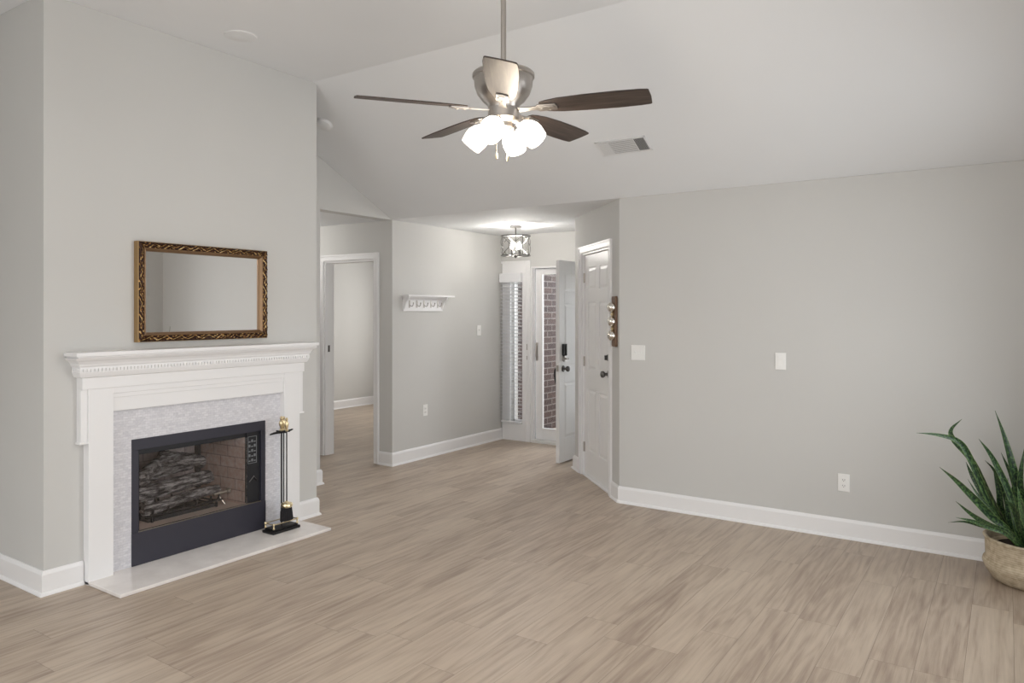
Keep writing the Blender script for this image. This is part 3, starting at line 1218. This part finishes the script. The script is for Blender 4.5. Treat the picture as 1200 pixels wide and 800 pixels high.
b.lathe([(.012, 0), (.018, .008), (.008, .018), (.012, .032), (.019, .052), (.014, .07), (.007, .078), (.012, .088), (.008, .1), (0, .106)], (tx, ty, .703), 16)
b.build('finial', M['brass'], t, smooth=True)


def hearth_tool(name, x, y, label, cat, kind):
    t = thing(name, (x, y, .60), label, cat, 'hearth tools hanging on the stand')
    zb = .20 if kind == 'brush' else .17
    MB().cyl((x, y, zb), (x, y, .705), .0042, 8).build('rod', M['black_iron'], t, smooth=True)
    b = MB()
    b.lathe([(.008, 0), (.014, .008), (.007, .016), (.011, .03), (.015, .05), (.010, .066), (.006, .073), (.011, .082), (.006, .092), (0, .096)], (x, y, .705), 14)
    b.build('handle', M['brass'], t, smooth=True)
    if kind == 'brush':
        b = MB()
        b.lathe([(.008, .026), (.012, .018), (.036, .012), (.040, .006), (.040, -.008), (.034, -.016)], (x, y, zb), 16)
        o = b.build('ferrule', M['brass'], t, smooth=True)
        b = MB()
        seg = 40
        rings = []
        for z, r in ((zb - .016, .037), (zb - .05, .042), (zb - .105, .048)):
            rings.append([b.v((x + r * (1 + (.07 if k % 2 else 0)) * math.cos(2 * PI * k / seg), y + .6 * r * (1 + (.07 if k % 2 else 0)) * math.sin(2 * PI * k / seg), z)) for k in range(seg)])
        for a, c in zip(rings, rings[1:]):
            for k in range(seg):
                b.face([a[k], a[(k + 1) % seg], c[(k + 1) % seg], c[k]])
        b.face(rings[0])
        b.face(rings[-1])
        b.build('bristles', M['bristle'], t)
    else:
        b = MB()
        b.prism([(x - .008, zb + .01), (x + .008, zb + .01), (x + .030, zb - .03), (x + .030, zb - .085), (x + .008, zb - .10), (x - .008, zb - .10), (x - .030, zb - .085), (x - .030, zb - .03)], y - .002, y + .002, 'y')
        b.box(x - .030, x - .027, y - .014, y - .002, zb - .085, zb - .03)
        b.box(x + .027, x + .030, y - .014, y - .002, zb - .085, zb - .03)
        b.build('scoop', M['dark_nickel'], t)
    return t


hearth_tool('hearth_brush', tx + .006, ty - .047, 'black bristle hearth brush with brass collar hanging at the front of the tool stand', 'brush', 'brush')
hearth_tool('hearth_shovel', tx + .040, ty + .026, 'small hearth shovel with brass handle hanging behind the brush on the stand', 'shovel', 'shovel')

# ------------------------------------------------------------------ mirror over the mantel
mx0, mx1, mz0, mz1 = 2.368, 3.285, 1.348, 1.95
t = thing('wall_mirror', ((mx0 + mx1) / 2, YF, mz0), 'rectangular mirror in a carved antique gold frame above the mantel shelf', 'mirror')
fwid = .058
y1, y0 = YF - .001, YF - .050


def frame_loop(b, prof, carve=None, nseg=(110, 72)):
    """prof: list of (inset, y); sweeps a rectangular frame; carve(i, u) -> dy for every profile point"""
    cs = [(mx0, mz0), (mx1, mz0), (mx1, mz1), (mx0, mz1)]
    ins = [(1, 1), (-1, 1), (-1, -1), (1, -1)]
    rings = []
    for e in range(4):
        p, q = cs[e], cs[(e + 1) % 4]
        pi_, qi = ins[e], ins[(e + 1) % 4]
        n = nseg[e % 2]
        ln = math.hypot(q[0] - p[0], q[1] - p[1])
        for k in range(n):
            u = k / n
            ring = []
            for j, (o, y) in enumerate(prof):
                a = Vector((p[0] + pi_[0] * o, 0, p[1] + pi_[1] * o))
                c = Vector((q[0] + qi[0] * o, 0, q[1] + qi[1] * o))
                P = a.lerp(c, u)
                dy = carve(j, u * ln, e) if carve else 0
                ring.append(b.v((P.x, y + dy, P.z)))
            rings.append(ring)
    n = len(rings)
    for i in range(n):
        a, c = rings[i], rings[(i + 1) % n]
        for j in range(len(prof) - 1):
            b.face([a[j], a[j + 1], c[j + 1], c[j]])


b = MB()
frame_loop(b, [(0, y1), (0, y0 + .006), (.003, y0 + .002)], None, (1, 1))
b.build('frame_side', M['gold'], t)
b = MB()
cp = [(.003, y0 + .002)] + [(.003 + .034 * j / 9, y0 - .003 + .008 * (j / 9)) for j in range(1, 9)] + [(.037, y0 + .006)]


def carve(j, s, e):
    if j == 0 or j == len(cp) - 1:
        return 0
    v = j / 9.0
    ph = s * 2 * PI / .105
    d = math.sin(ph + 5.0 * (v - .5)) * math.sin(v * PI)
    d2 = math.sin(2 * ph - 9 * v + e) * .8
    d3 = math.sin(3.1 * ph + 14 * v * (1 if int(s / .0525) % 2 else -1))
    return -.0055 * max(-.8, d * .6 + d2 * .5 + d3 * .55)


frame_loop(b, cp, carve, (240, 150))
b.build('carved_moulding', M['carved'], t, smooth=True, angle=50)
b = MB()
frame_loop(b, [(.037, y0 + .006), (.039, y0 + .002), (.043, y0 + .001), (.046, y0 + .005), (.056, y0 + .018), (.058, y0 + .030), (.0585, y0 + .046)], None, (1, 1))
b.build('inner_moulding', M['bronze_gold'], t)
MB().box(mx0 + .055, mx1 - .055, YF - .018, YF - .014, mz0 + .055, mz1 - .055).build('mirror_glass', M['mirror'], t)

# ------------------------------------------------------------------ ceiling fan
fx, fy = 2.715, 1.876
t = thing('ceiling_fan', (fx, fy, ZH), 'five blade brushed nickel ceiling fan with four lit frosted glass shades', 'ceiling fan')
b = MB()
b.lathe([(.012, .0), (.035, .0), (.068, .06), (.07, .07)], (fx, fy, ZH - .0705), 28)
b.build('canopy', M['nickel'], t, smooth=True)
MB().cyl((fx, fy, 2.56), (fx, fy, ZH - .06), .0125, 16).build('downrod', M['nickel'], t, smooth=True)
b = MB()
b.lathe([(.03, .03), (.05, .02), (.132, .012), (.140, .004), (.140, -.010), (.133, -.014), (.130, -.05), (.118, -.085), (.095, -.115), (.072, -.135), (.068, -.150)], (fx, fy, 2.590), 48)
b.build('motor_housing', M['nickel'], t, smooth=True)
b = MB()
b.lathe([(.070, 0), (.070, -.045), (.060, -.055), (.045, -.065), (.045, -.085), (.03, -.10), (0, -.105)], (fx, fy, 2.440), 32)
b.build('switch_housing', M['nickel'], t, smooth=True)
to_cam = math.atan2(-fy, -fx)
ZB = 2.437
for k in range(5):
    a = to_cam + k * 2 * PI / 5 + math.radians(-1.0)
    R = Matrix.Translation((fx, fy, ZB)) @ Matrix.Rotation(a, 4, 'Z') @ Matrix.Rotation(math.radians(-12), 4, 'X')
    # blade outline (local x outward, y across)
    out = []
    L0, L1 = .175, .655
    top = [(0, .036), (.06, .048), (.18, .060), (.4, .068), (.7, .071), (.9, .068), (.985, .063), (1.0, .058)]
    pts = [(L0 + (L1 - L0) * u, w) for u, w in top] + [(L1 + .004, 0)] + [(L0 + (L1 - L0) * u, -w) for u, w in reversed(top)]
    pts += [(L0 - .006, -.02), (L0 - .006, .02)]
    b = MB()
    b.prism(pts, -.003, .003, 'z')
    ob = b.build('blade', M['blade'], keep=True, bevel=.0015)
    ob.parent = t
    ob.matrix_basis = Matrix.Translation(-t.location) @ R
    b = MB()
    b.prism([(.07, .020), (.13, .014), (.155, .016), (.165, .030), (.245, .026), (.25, 0), (.245, -.026), (.165, -.030), (.155, -.016), (.13, -.014), (.07, -.020)], -.010, -.0035, 'z')
    b.prism([(.17, .020), (.235, .017), (.238, 0), (.235, -.017), (.17, -.020)], -.013, -.010, 'z')
    for x, y in ((.18, .0), (.215, .014), (.215, -.014)):
        b.lathe([(.005, -.016), (.005, -.013)], (x, y, 0), 10)
    ob2 = b.build('blade_arm', M['nickel'], keep=True, bevel=.001)
    ob2.parent = t
    ob2.matrix_basis = Matrix.Translation(-t.location) @ R
# light kit
KZ = 2.385
for k in range(4):
    a = to_cam + math.radians(-22) + k * PI / 2
    d = Vector((math.cos(a), math.sin(a), 0))
    p0 = Vector((fx, fy, KZ)) + d * .035
    p1 = Vector((fx, fy, KZ - .005)) + d * .075
    b = MB()
    ax = (d * .68 + Vector((0, 0, -.73))).normalized()
    b.tube([p0, p1, p1 + ax * .02], .010, 10, smooth=1)
    b.lathe([(.012, -.004), (.024, 0), (.026, .020), (.024, .024)], p1 + ax * .006, 18, ax)
    arm = b.build('lamp_arm', M['nickel'], t, smooth=True)
    b = MB()
    s0 = p1 + ax * .020
    prof = [(.022, 0), (.028, .006), (.044, .026), (.053, .050), (.054, .072), (.050, .095), (.047, .110), (.044, .110), (.047, .094), (.051, .072), (.050, .050), (.041, .028), (.026, .010)]
    b.lathe(prof, s0, 28, ax, cap=False)
    b.build('lamp_shade', M['shade'], t, smooth=True, angle=80)
    b = MB()
    b.lathe([(0, .015), (.012, .02), (.024, .045), (.026, .06), (.018, .078), (0, .084)], s0, 16, ax)
    b.build('bulb', M['bulb'], t, smooth=True)
for dx, ln in ((-.030, .125), (.018, .135)):
    rt = Vector((math.sin(YAW), -math.cos(YAW), 0))
    p = Vector((fx, fy, 2.36)) + rt * dx - Vector((math.cos(YAW), math.sin(YAW), 0)) * .03
    b = MB()
    b.cyl(p, p - Vector((0, 0, ln)), .0012, 6)
    b.lathe([(.0, 0), (.004, .004), (.005, .02), (.003, .028), (0, .03)], p - Vector((0, 0, ln + .028)), 10)
    b.build('pull_chain', M['brass'], t, smooth=True)
pl = point('fan_lamp', (fx, fy, 2.24), 13, (1.0, 0.86, 0.70), .09)

# ------------------------------------------------------------------ entry pendant
ex, ey = 6.45, 4.30
t = thing('entry_ceiling_light', (ex, ey, ZL), 'round open cage ceiling light with lit candle bulbs in the entry', 'ceiling light')
b = MB()
b.lathe([(0.0, 0), (.045, 0), (.060, -.004), (.064, -.020), (.064, -.0235)][::-1], (ex, ey, ZL + .0), 28)
b.build('canopy', M['dark_nickel'], t, smooth=True)
MB().cyl((ex, ey, 2.14), (ex, ey, ZL - .01), .006, 10).build('stem', M['dark_nickel'], t, smooth=True)
b = MB()
CR, cz0, cz1 = .155, 2.12, 2.325
for z in (cz0, cz1):
    n = 40
    for k in range(n):
        a0, a1 = 2 * PI * k / n, 2 * PI * (k + 1) / n
        q = [(CR - .004, a0), (CR + .004, a0), (CR + .004, a1), (CR - .004, a1)]
        b.prism([(ex + r * math.cos(a), ey + r * math.sin(a)) for r, a in q], z - .005, z + .005, 'z')
for k in range(4):
    a = YAW + PI + math.radians(28) + k * PI / 2
    p = Vector((ex + CR * math.cos(a), ey + CR * math.sin(a), 0))
    b.cyl(p + Vector((0, 0, cz0)), p + Vector((0, 0, cz1)), .005, 8)
    for s in (1, -1):
        pts = []
        for i in range(13):
            u = i / 12
            aa = a + u * PI / 2
            z = cz0 + (cz1 - cz0) * (u if s > 0 else 1 - u)
            pts.append((ex + CR * math.cos(aa), ey + CR * math.sin(aa), z))
        b.tube(pts, .0038, 6)
    b.cyl((ex, ey, cz0), (p.x, p.y, cz0), .004, 8)
    b.cyl((ex, ey, cz1), (p.x, p.y, cz1), .004, 8)
b.build('cage', M['dark_nickel'], t, smooth=True)
b = MB()
b.lathe([(0, -.028), (.010, -.022), (.022, -.008), (.026, .004), (.012, .012)], (ex, ey, cz0), 18)
b.build('finial', M['dark_nickel'], t, smooth=True)
for k in range(4):
    a = YAW + PI / 4 + k * PI / 2
    p = Vector((ex + .055 * math.cos(a), ey + .055 * math.sin(a), cz0))
    b = MB().cyl(p, p + Vector((0, 0, .065)), .011, 12)
    b.build('candle_socket', M['dark_nickel'], t, smooth=True)
    b = MB()
    b.lathe([(.008, 0), (.016, .018), (.020, .036), (.014, .060), (.004, .080), (0, .084)], p + Vector((0, 0, .064)), 14)
    b.build('bulb', M['candle_bulb'], t, smooth=True)
point('entry_lamp', (ex, ey, 2.225), 28, (1.0, 0.96, 0.9), .06)

# ------------------------------------------------------------------ sloped ceiling register, detector, disc
SLOPE = (ZH - ZL) / (XR - XV)
sv = Vector((1, 0, -SLOPE)).normalized()
sn = Vector((-SLOPE, 0, -1)).normalized()


def slope_frame(x, y):
    z = ZL + SLOPE * (XR - x)
    yv = sn.cross(sv)
    return Matrix(((sv.x, yv.x, sn.x, x), (sv.y, yv.y, sn.y, y), (sv.z, yv.z, sn.z, z), (0, 0, 0, 1)))


VX = slope_frame(4.812, 2.28)
t = thing('ceiling_register', tuple(VX.translation), 'white rectangular air vent on the sloped ceiling right of the fan', 'air vent')
b = MB()
b.X = VX
hw, hl = .083, .195
b.box(-hw, hw, -hl, -hl + .016, 0.0, .006).box(-hw, hw, hl - .016, hl, 0, .006)
b.box(-hw, -hw + .016, -hl, hl, 0, .006).box(hw - .016, hw, -hl, hl, 0, .006)
for y in (-.098, .098):
    b.box(-hw, hw, y - .004, y + .004, 0, .006)
b.build('frame', M['vent'], t, bevel=.001)
b = MB()
b.X = VX
b.box(-hw + .01, hw - .01, -hl + .01, hl - .01, .0002, .0012)
b.build('duct_shade_sheet', M['vent_dark'], t)  # grey sheet standing in for the shaded inside of the duct
b = MB()
e = 1 if (VX.to_3x3() @ Vector((0, 1, 0))).y < 0 else -1      # local direction of the end nearer the camera side


def slat_y(yc, tilt, w=.016):
    dy, dz = w / 2 * math.cos(tilt), w / 2 * math.sin(tilt)
    z = .0068
    b.prism([(yc - dy, z - dz), (yc + dy, z + dz), (yc + dy, z + dz + .001), (yc - dy, z - dz + .001)], -hw + .016, hw - .016, 'x')


b.X = VX
for i in range(7):
    y = .104 + i * .0115
    slat_y(e * y, e * math.radians(45), .010)
    slat_y(-e * y, e * math.radians(10), .0125)
for i in range(10):
    x = -.0675 + i * .015
    z = .006
    b.prism([(x - .0078, z + .0018), (x + .0078, z - .0018), (x + .0078, z - .0008), (x - .0078, z + .0028)], -.094, .094, 'y')
b.build('louvers', M['vent'], t)

DX = slope_frame(4.107, 4.611)
t = thing('smoke_detector', tuple(DX.translation), 'small round white smoke detector on the sloped ceiling beside the chimney breast', 'smoke detector')
b = MB()
b.X = DX
b.lathe([(.066, 0), (.068, .010), (.064, .024), (.050, .034), (.02, .038), (0, .038)], (0, 0, 0), 30)
b.build('cover', M['smoke_plastic'], t, smooth=True)
b = MB()
b.X = DX
b.lathe([(.070, .0005), (.072, .004), (.070, .008)], (0, 0, 0), 30)
b.build('mounting_ring', M['vent'], t, smooth=True)

t = thing('recessed_disc', (2.855, 3.966, ZH), 'flat round white cover plate on the ceiling in front of the chimney breast', 'ceiling cover')
b = MB().lathe([(.048, -.012), (.066, -.010), (.095, -.006), (.100, 0)], (2.855, 3.966, ZH), 40)
b.build('trim_ring', M['smoke_plastic'], t, smooth=True)
b = MB().lathe([(0, -.017), (.040, -.016), (.052, -.012)], (2.855, 3.966, ZH), 30)
b.build('cap', M['vent'], t, smooth=True)

# ------------------------------------------------------------------ coat rack
rx0, rx1 = 5.515, 6.135
t = thing('coat_rack', (5.87, YC, 1.53), 'small white wall shelf with five coat hooks on the entry wall', 'coat rack')
MB().box(5.495, 6.235, YC - .105, YC, 1.683, 1.700).build('shelf', M['trim'], t, bevel=.002)
b = MB()
b.box(rx0, rx1, YC - .016, YC, 1.535, 1.672)
b.prism([(YC, 1.683), (YC - .06, 1.683), (YC - .05, 1.670), (YC - .03, 1.660), (YC - .02, 1.650), (YC, 1.650)], rx0, rx1, 'x')
b.build('backboard', M['trim'], t, bevel=.001)
for s in (rx0 + .002, rx1 - .018):
    b = MB().prism([(YC - .016, 1.55), (YC - .016, 1.683), (YC - .095, 1.683), (YC - .085, 1.66), (YC - .05, 1.63), (YC - .03, 1.58)], s, s + .016, 'x')
    b.build('bracket', M['trim'], t)
for i in range(5):
    x = 5.605 + i * .112
    b = MB()
    b.box(x - .010, x + .010, YC - .020, YC - .016, 1.57, 1.645)
    b.tube([(x, YC - .02, 1.60), (x, YC - .045, 1.58), (x, YC - .065, 1.592), (x, YC - .07, 1.615)], .004, 8, smooth=2)
    b.sphere((x, YC - .07, 1.617), .007, 10)
    b.build('hook', M['nickel'], t, smooth=True)


# ------------------------------------------------------------------ switches and outlets
def plate(name, X, w, h, label, cat, kind):
    t = thing(name, tuple(X.translation), label, cat)
    b = MB()
    b.X = X
    b.box(-w / 2, w / 2, 0, .006, -h / 2, h / 2)
    b.build('cover_plate', M['plate'], t, bevel=.002)
    if kind == 'outlet':
        for s in (-1, 1):
            b = MB()
            b.X = X
            b.lathe([(.017, 0), (.017, .009)], (0, 0, s * .0195), 20, (0, 1, 0))
            oo = b.build('socket', M['plate'], t, smooth=True)
            b = MB()
            b.X = X
            b.box(-.008, -.0055, .0085, .0094, s * .0195 - .003, s * .0195 + .006)
            b.box(.0055, .008, .0085, .0094, s * .0195 - .003, s * .0195 + .006)
            b.lathe([(.0025, .0085), (.0025, .0094)], (0, 0, s * .0195 - .008), 8, (0, 1, 0))
            b.build('slots', M['dark_gap'], oo)
    elif kind == 'toggle1' or kind == 'toggle2':
        for dx in ((0,) if kind == 'toggle1' else (-.023, .023)):
            b = MB()
            b.X = X
            b.box(dx - .006, dx + .006, .005, .008, -.013, .013)
            b.prism([(.007, -.004), (.016, .004), (.016, .010), (.007, .008)], dx - .004, dx + .004, 'x')
            b.build('toggle', M['plate'], t)
    elif kind == 'rocker':
        b = MB()
        b.X = X
        b.prism([(.005, -.033), (.011, -.033), (.0075, 0), (.010, .033), (.005, .033)], -.0165, .0165, 'x')
        b.build('rocker', M['plate'], t)
    elif kind == 'blank':
        b = MB()
        b.X = X
        for z in (-.03, .03):
            b.lathe([(.003, .005), (.003, .0072)], (0, 0, z), 8, (0, 1, 0))
        b.build('screw', M['plate'], t)
    return t


def onR(y, z):   # on right wall: local +y -> -X (into room), local x -> -Y
    return Matrix(((0, -1, 0, XR), (1, 0, 0, y), (0, 0, 1, z), (0, 0, 0, 1)))


def onC(x, z):   # on entry wall: local +y -> -Y
    return Matrix(((-1, 0, 0, x), (0, -1, 0, YC), (0, 0, 1, z), (0, 0, 0, 1)))


plate('light_switch', onR(2.416, 1.206), .118, .118, 'double white toggle switch on the right wall beside the wooden plaque', 'light switch', 'toggle2')
plate('wall_plate', onR(1.327, 1.18), .074, .118, 'single tall white wall plate at the middle of the long right wall', 'light switch', 'rocker')
plate('power_outlet', onR(.914, .375), .074, .118, 'white double power outlet low on the long right wall', 'power outlet', 'outlet')
plate('light_switch', onC(6.807, 1.314), .074, .118, 'single white switch on the entry wall near the sidelight', 'light switch', 'toggle1')
plate('power_outlet', onC(5.864, .50), .074, .118, 'white power outlet low on the entry wall below the coat rack', 'power outlet', 'outlet')

# ------------------------------------------------------------------ wooden plaque with three dials
t = thing('wall_plaque', tuple(ANG @ Vector((.085, 0, 1.24))), 'narrow wooden wall plaque with three round silver dials beside the six panel door', 'wall plaque')
b = MB()
b.X = ANG
b.prism([(.045, 1.245), (.125, 1.245), (.132, 1.26), (.132, 1.64), (.125, 1.655), (.045, 1.655), (.038, 1.64), (.038, 1.26)], 0, .022, 'y')
b.build('board', M['plaque'], t, bevel=.004)
for z in (1.335, 1.45, 1.565):
    b = MB()
    b.X = ANG
    b.lathe([(.040, 0), (.042, .006), (.040, .030), (.036, .036), (.033, .034)], (.085, .021, z), 28, (0, 1, 0))
    d = b.build('dial_case', M['chrome'], t, smooth=True)
    b = MB()
    b.X = ANG
    b.lathe([(.034, 0), (.030, .010), (.018, .017), (0, .020)], (.085, .053, z), 24, (0, 1, 0))
    b.build('dial_glass', M['chrome'], d, smooth=True)
for z in (1.392, 1.508):
    b = MB()
    b.X = ANG
    b.lathe([(.014, 0), (.016, .012), (.008, .022), (0, .026)], (.085, .021, z), 16, (0, 1, 0))
    b.build('rosette', M['brass'], t, smooth=True)

# ------------------------------------------------------------------ snake plant
pc = Vector((5.09, -.14, 0))
t = thing('potted_snake_plant', tuple(pc), 'snake plant with long pointed green leaves in a beige woven pot at the right wall', 'potted plant')
b = MB()
b.lathe([(0, .0), (.195, .0), (.212, .008), (.228, .030), (.250, .065), (.262, .095), (.258, .112), (.250, .120), (.246, .135), (.247, .18), (.250, .235), (.252, .245), (.244, .248), (.236, .240), (.232, .20), (.2, .18), (0, .18)], pc, 56)
b.build('pot', M['weave'], t, smooth=True, angle=50)
b = MB()
n = 60
b.tube([(pc.x + .250 * math.cos(2 * PI * k / n), pc.y + .250 * math.sin(2 * PI * k / n), .240 + .003 * math.sin(9 * PI * k / n)) for k in range(n)], .009, 8, closed=True)
b.build('rim', M['weave'], t, smooth=True)
b = MB()
b.lathe([(0, .012), (.12, .010), (.231, .0)], (pc.x, pc.y, .184), 30)
b.build('soil', M['soil'], t, smooth=True)
LEAVES = [
    ([(5.078, -0.07, 0.19), (5.065, 0.0, 0.276), (4.945, 0.088, 0.469), (4.827, 0.174, 0.72), (4.766, 0.228, 0.814), (4.668, 0.32, 0.852), (4.548, 0.409, 0.87)], 0.020),
    ([(5.095, -0.078, 0.19), (5.1, -0.016, 0.27), (5.018, 0.069, 0.457), (4.955, 0.162, 0.676), (4.895, 0.251, 0.798), (4.911, 0.265, 0.853), (4.979, 0.217, 0.908)], 0.022),
    ([(5.07, -0.104, 0.19), (5.05, -0.068, 0.291), (5.039, -0.052, 0.493), (4.981, -0.019, 0.668), (4.933, 0.016, 0.83), (4.883, 0.055, 0.98)], 0.030),
    ([(5.033, -0.094, 0.19), (4.976, -0.047, 0.306), (4.955, -0.015, 0.496), (4.893, 0.04, 0.653), (4.828, 0.082, 0.754), (4.738, 0.128, 0.838)], 0.020),
    ([(4.99, -0.074, 0.19), (4.889, -0.007, 0.321), (4.842, 0.063, 0.391), (4.719, 0.155, 0.522), (4.609, 0.229, 0.626), (4.503, 0.297, 0.705)], 0.024),
    ([(4.982, -0.088, 0.19), (4.836, -0.019, 0.317), (4.774, 0.074, 0.364), (4.66, 0.153, 0.438), (4.551, 0.226, 0.524)], 0.020),
    ([(4.98, -0.093, 0.19), (4.763, 0.0, 0.332), (4.707, 0.084, 0.374), (4.625, 0.151, 0.414), (4.551, 0.226, 0.438)], 0.016),
    ([(5.07, -0.06, 0.19), (5.051, 0.021, 0.266), (4.983, 0.122, 0.305), (4.928, 0.203, 0.33), (4.876, 0.28, 0.325)], 0.010),
    ([(5.108, -0.07, 0.19), (5.125, 0.0, 0.261), (5.138, 0.071, 0.371), (5.128, 0.138, 0.499), (5.127, 0.176, 0.57), (5.11, 0.202, 0.641)], 0.022),
    ([(5.014, -0.066, 0.19), (4.939, 0.008, 0.306), (4.899, 0.068, 0.411), (4.859, 0.127, 0.492), (4.821, 0.182, 0.596)], 0.014),
    ([(5.113, -0.078, 0.19), (5.136, -0.016, 0.261), (5.105, 0.029, 0.37), (5.097, 0.041, 0.493), (5.081, 0.066, 0.622)], 0.024),
    ([(5.166, -0.111, 0.19), (5.241, -0.082, 0.246), (5.224, -0.058, 0.431), (5.202, -0.024, 0.566), (5.166, 0.029, 0.706)], 0.022),
    ([(5.146, -0.082, 0.19), (5.202, -0.024, 0.246), (5.24, 0.009, 0.443), (5.206, 0.059, 0.585), (5.172, 0.109, 0.651)], 0.014),
    ([(5.078, -0.116, 0.19), (5.066, -0.092, 0.291), (5.055, -0.076, 0.445), (4.987, -0.063, 0.601), (4.975, -0.082, 0.786)], 0.024),
    ([(4.978, -0.1, 0.19), (4.865, -0.061, 0.336), (4.789, -0.038, 0.452), (4.713, -0.015, 0.511), (4.637, 0.008, 0.542)], 0.018),
    ([(5.118, -0.13, 0.19), (5.146, -0.121, 0.276), (5.182, -0.138, 0.574), (5.213, -0.131, 0.99), (5.242, -0.119, 1.345)], 0.030),
    ([(5.063, -0.139, 0.19), (5.037, -0.138, 0.306), (5.064, -0.177, 0.554), (5.02, -0.203, 0.801), (4.992, -0.25, 0.996)], 0.028),
    ([(5.006, -0.143, 0.19), (4.922, -0.146, 0.336), (4.842, -0.206, 0.511), (4.83, -0.278, 0.658), (4.829, -0.366, 0.735)], 0.024),
    ([(5.088, -0.13, 0.19), (5.085, -0.12, 0.291), (5.112, -0.16, 0.542), (5.104, -0.237, 0.792), (5.036, -0.316, 0.903)], 0.024),
    ([(4.972, -0.12, 0.19), (4.827, -0.095, 0.341), (4.632, -0.073, 0.47), (4.5, -0.057, 0.563), (4.43, -0.042, 0.661)], 0.020),
    ([(5.091, -0.09, 0.19), (5.092, -0.04, 0.266), (5.07, -0.008, 0.359), (5.065, 0.0, 0.457), (5.067, -0.004, 0.579)], 0.020),
    ([(5.104, -0.111, 0.19), (5.119, -0.081, 0.266), (5.092, -0.04, 0.383), (5.084, -0.028, 0.481), (5.097, -0.048, 0.637)], 0.024),
    ([(5.111, -0.121, 0.19), (5.133, -0.101, 0.266), (5.127, -0.093, 0.383), (5.105, -0.06, 0.432), (5.086, -0.032, 0.505)], 0.016),
]


def catmull(pts, n):
    P = [pts[0] * 2 - pts[1]] + pts + [pts[-1] * 2 - pts[-2]]
    out = []
    m = len(pts) - 1
    for i in range(n + 1):
        s = i / n * m
        k = min(int(s), m - 1)
        u = s - k
        p0, p1, p2, p3 = P[k], P[k + 1], P[k + 2], P[k + 3]
        out.append(0.5 * ((2 * p1) + (p2 - p0) * u + (2 * p0 - 5 * p1 + 4 * p2 - p3) * u * u + (3 * p1 - p0 - 3 * p2 + p3) * u ** 3))
    return out


def leaf(pts, w, i):
    rnd = random.Random(i)
    pts = catmull([Vector(p) for p in pts], 26)
    b = MB()
    bm = b.bm
    uvl = bm.loops.layers.uv.new('uv')
    n = len(pts) - 1
    # blade faces roughly the open room with some turn of its own
    face0 = Vector((-.98, -.08, .12)).normalized()
    face0 = Matrix.Rotation(rnd.uniform(-.4, .4), 3, 'Z') @ face0
    rows = []
    for k, p in enumerate(pts):
        u = k / n
        d = (pts[min(k + 1, n)] - pts[max(k - 1, 0)]).normalized()
        s = d.cross(face0).normalized()
        nn = s.cross(d).normalized()
        wid = w * .86 * (.55 + .45 * min(1, u * 2.2)) * (1 - max(0, (u - .45) / .55) ** 1.9)
        wid = max(wid, .0008)
        tw = .35 * math.sin(u * 3 + i)
        s = (s * math.cos(tw) + nn * math.sin(tw)).normalized()
        nn = s.cross(d).normalized()
        row = []
        for side in (1, -1):
            for j in range(5):
                v = -1 + j / 2
                if side < 0:
                    v = -v
                fold = abs(v) * wid * .45
                th = .0018 * (1 - abs(v) ** 2) * side
                row.append(bm.verts.new(p + s * (v * wid) + nn * (fold + th)))
        rows.append(row)
    vs = [0, .25, .5, .75, 1, 1, .75, .5, .25, 0]
    for k in range(n):
        a, c = rows[k], rows[k + 1]
        for j in range(10):
            j2 = (j + 1) % 10
            f = b.face([a[j], a[j2], c[j2], c[j]])
            if f:
                for lp, uvv in zip(f.loops, ((vs[j], k / n), (vs[j2], k / n), (vs[j2], (k + 1) / n), (vs[j], (k + 1) / n))):
                    lp[uvl].uv = (uvv[0], uvv[1] + i * .37)
    b.face(rows[0][::-1])
    b.face(rows[-1])
    return b.build('leaf', M['leaf'], t, smooth=True, angle=70)


for i, (pts, w) in enumerate(LEAVES):
    leaf(pts, w, i)
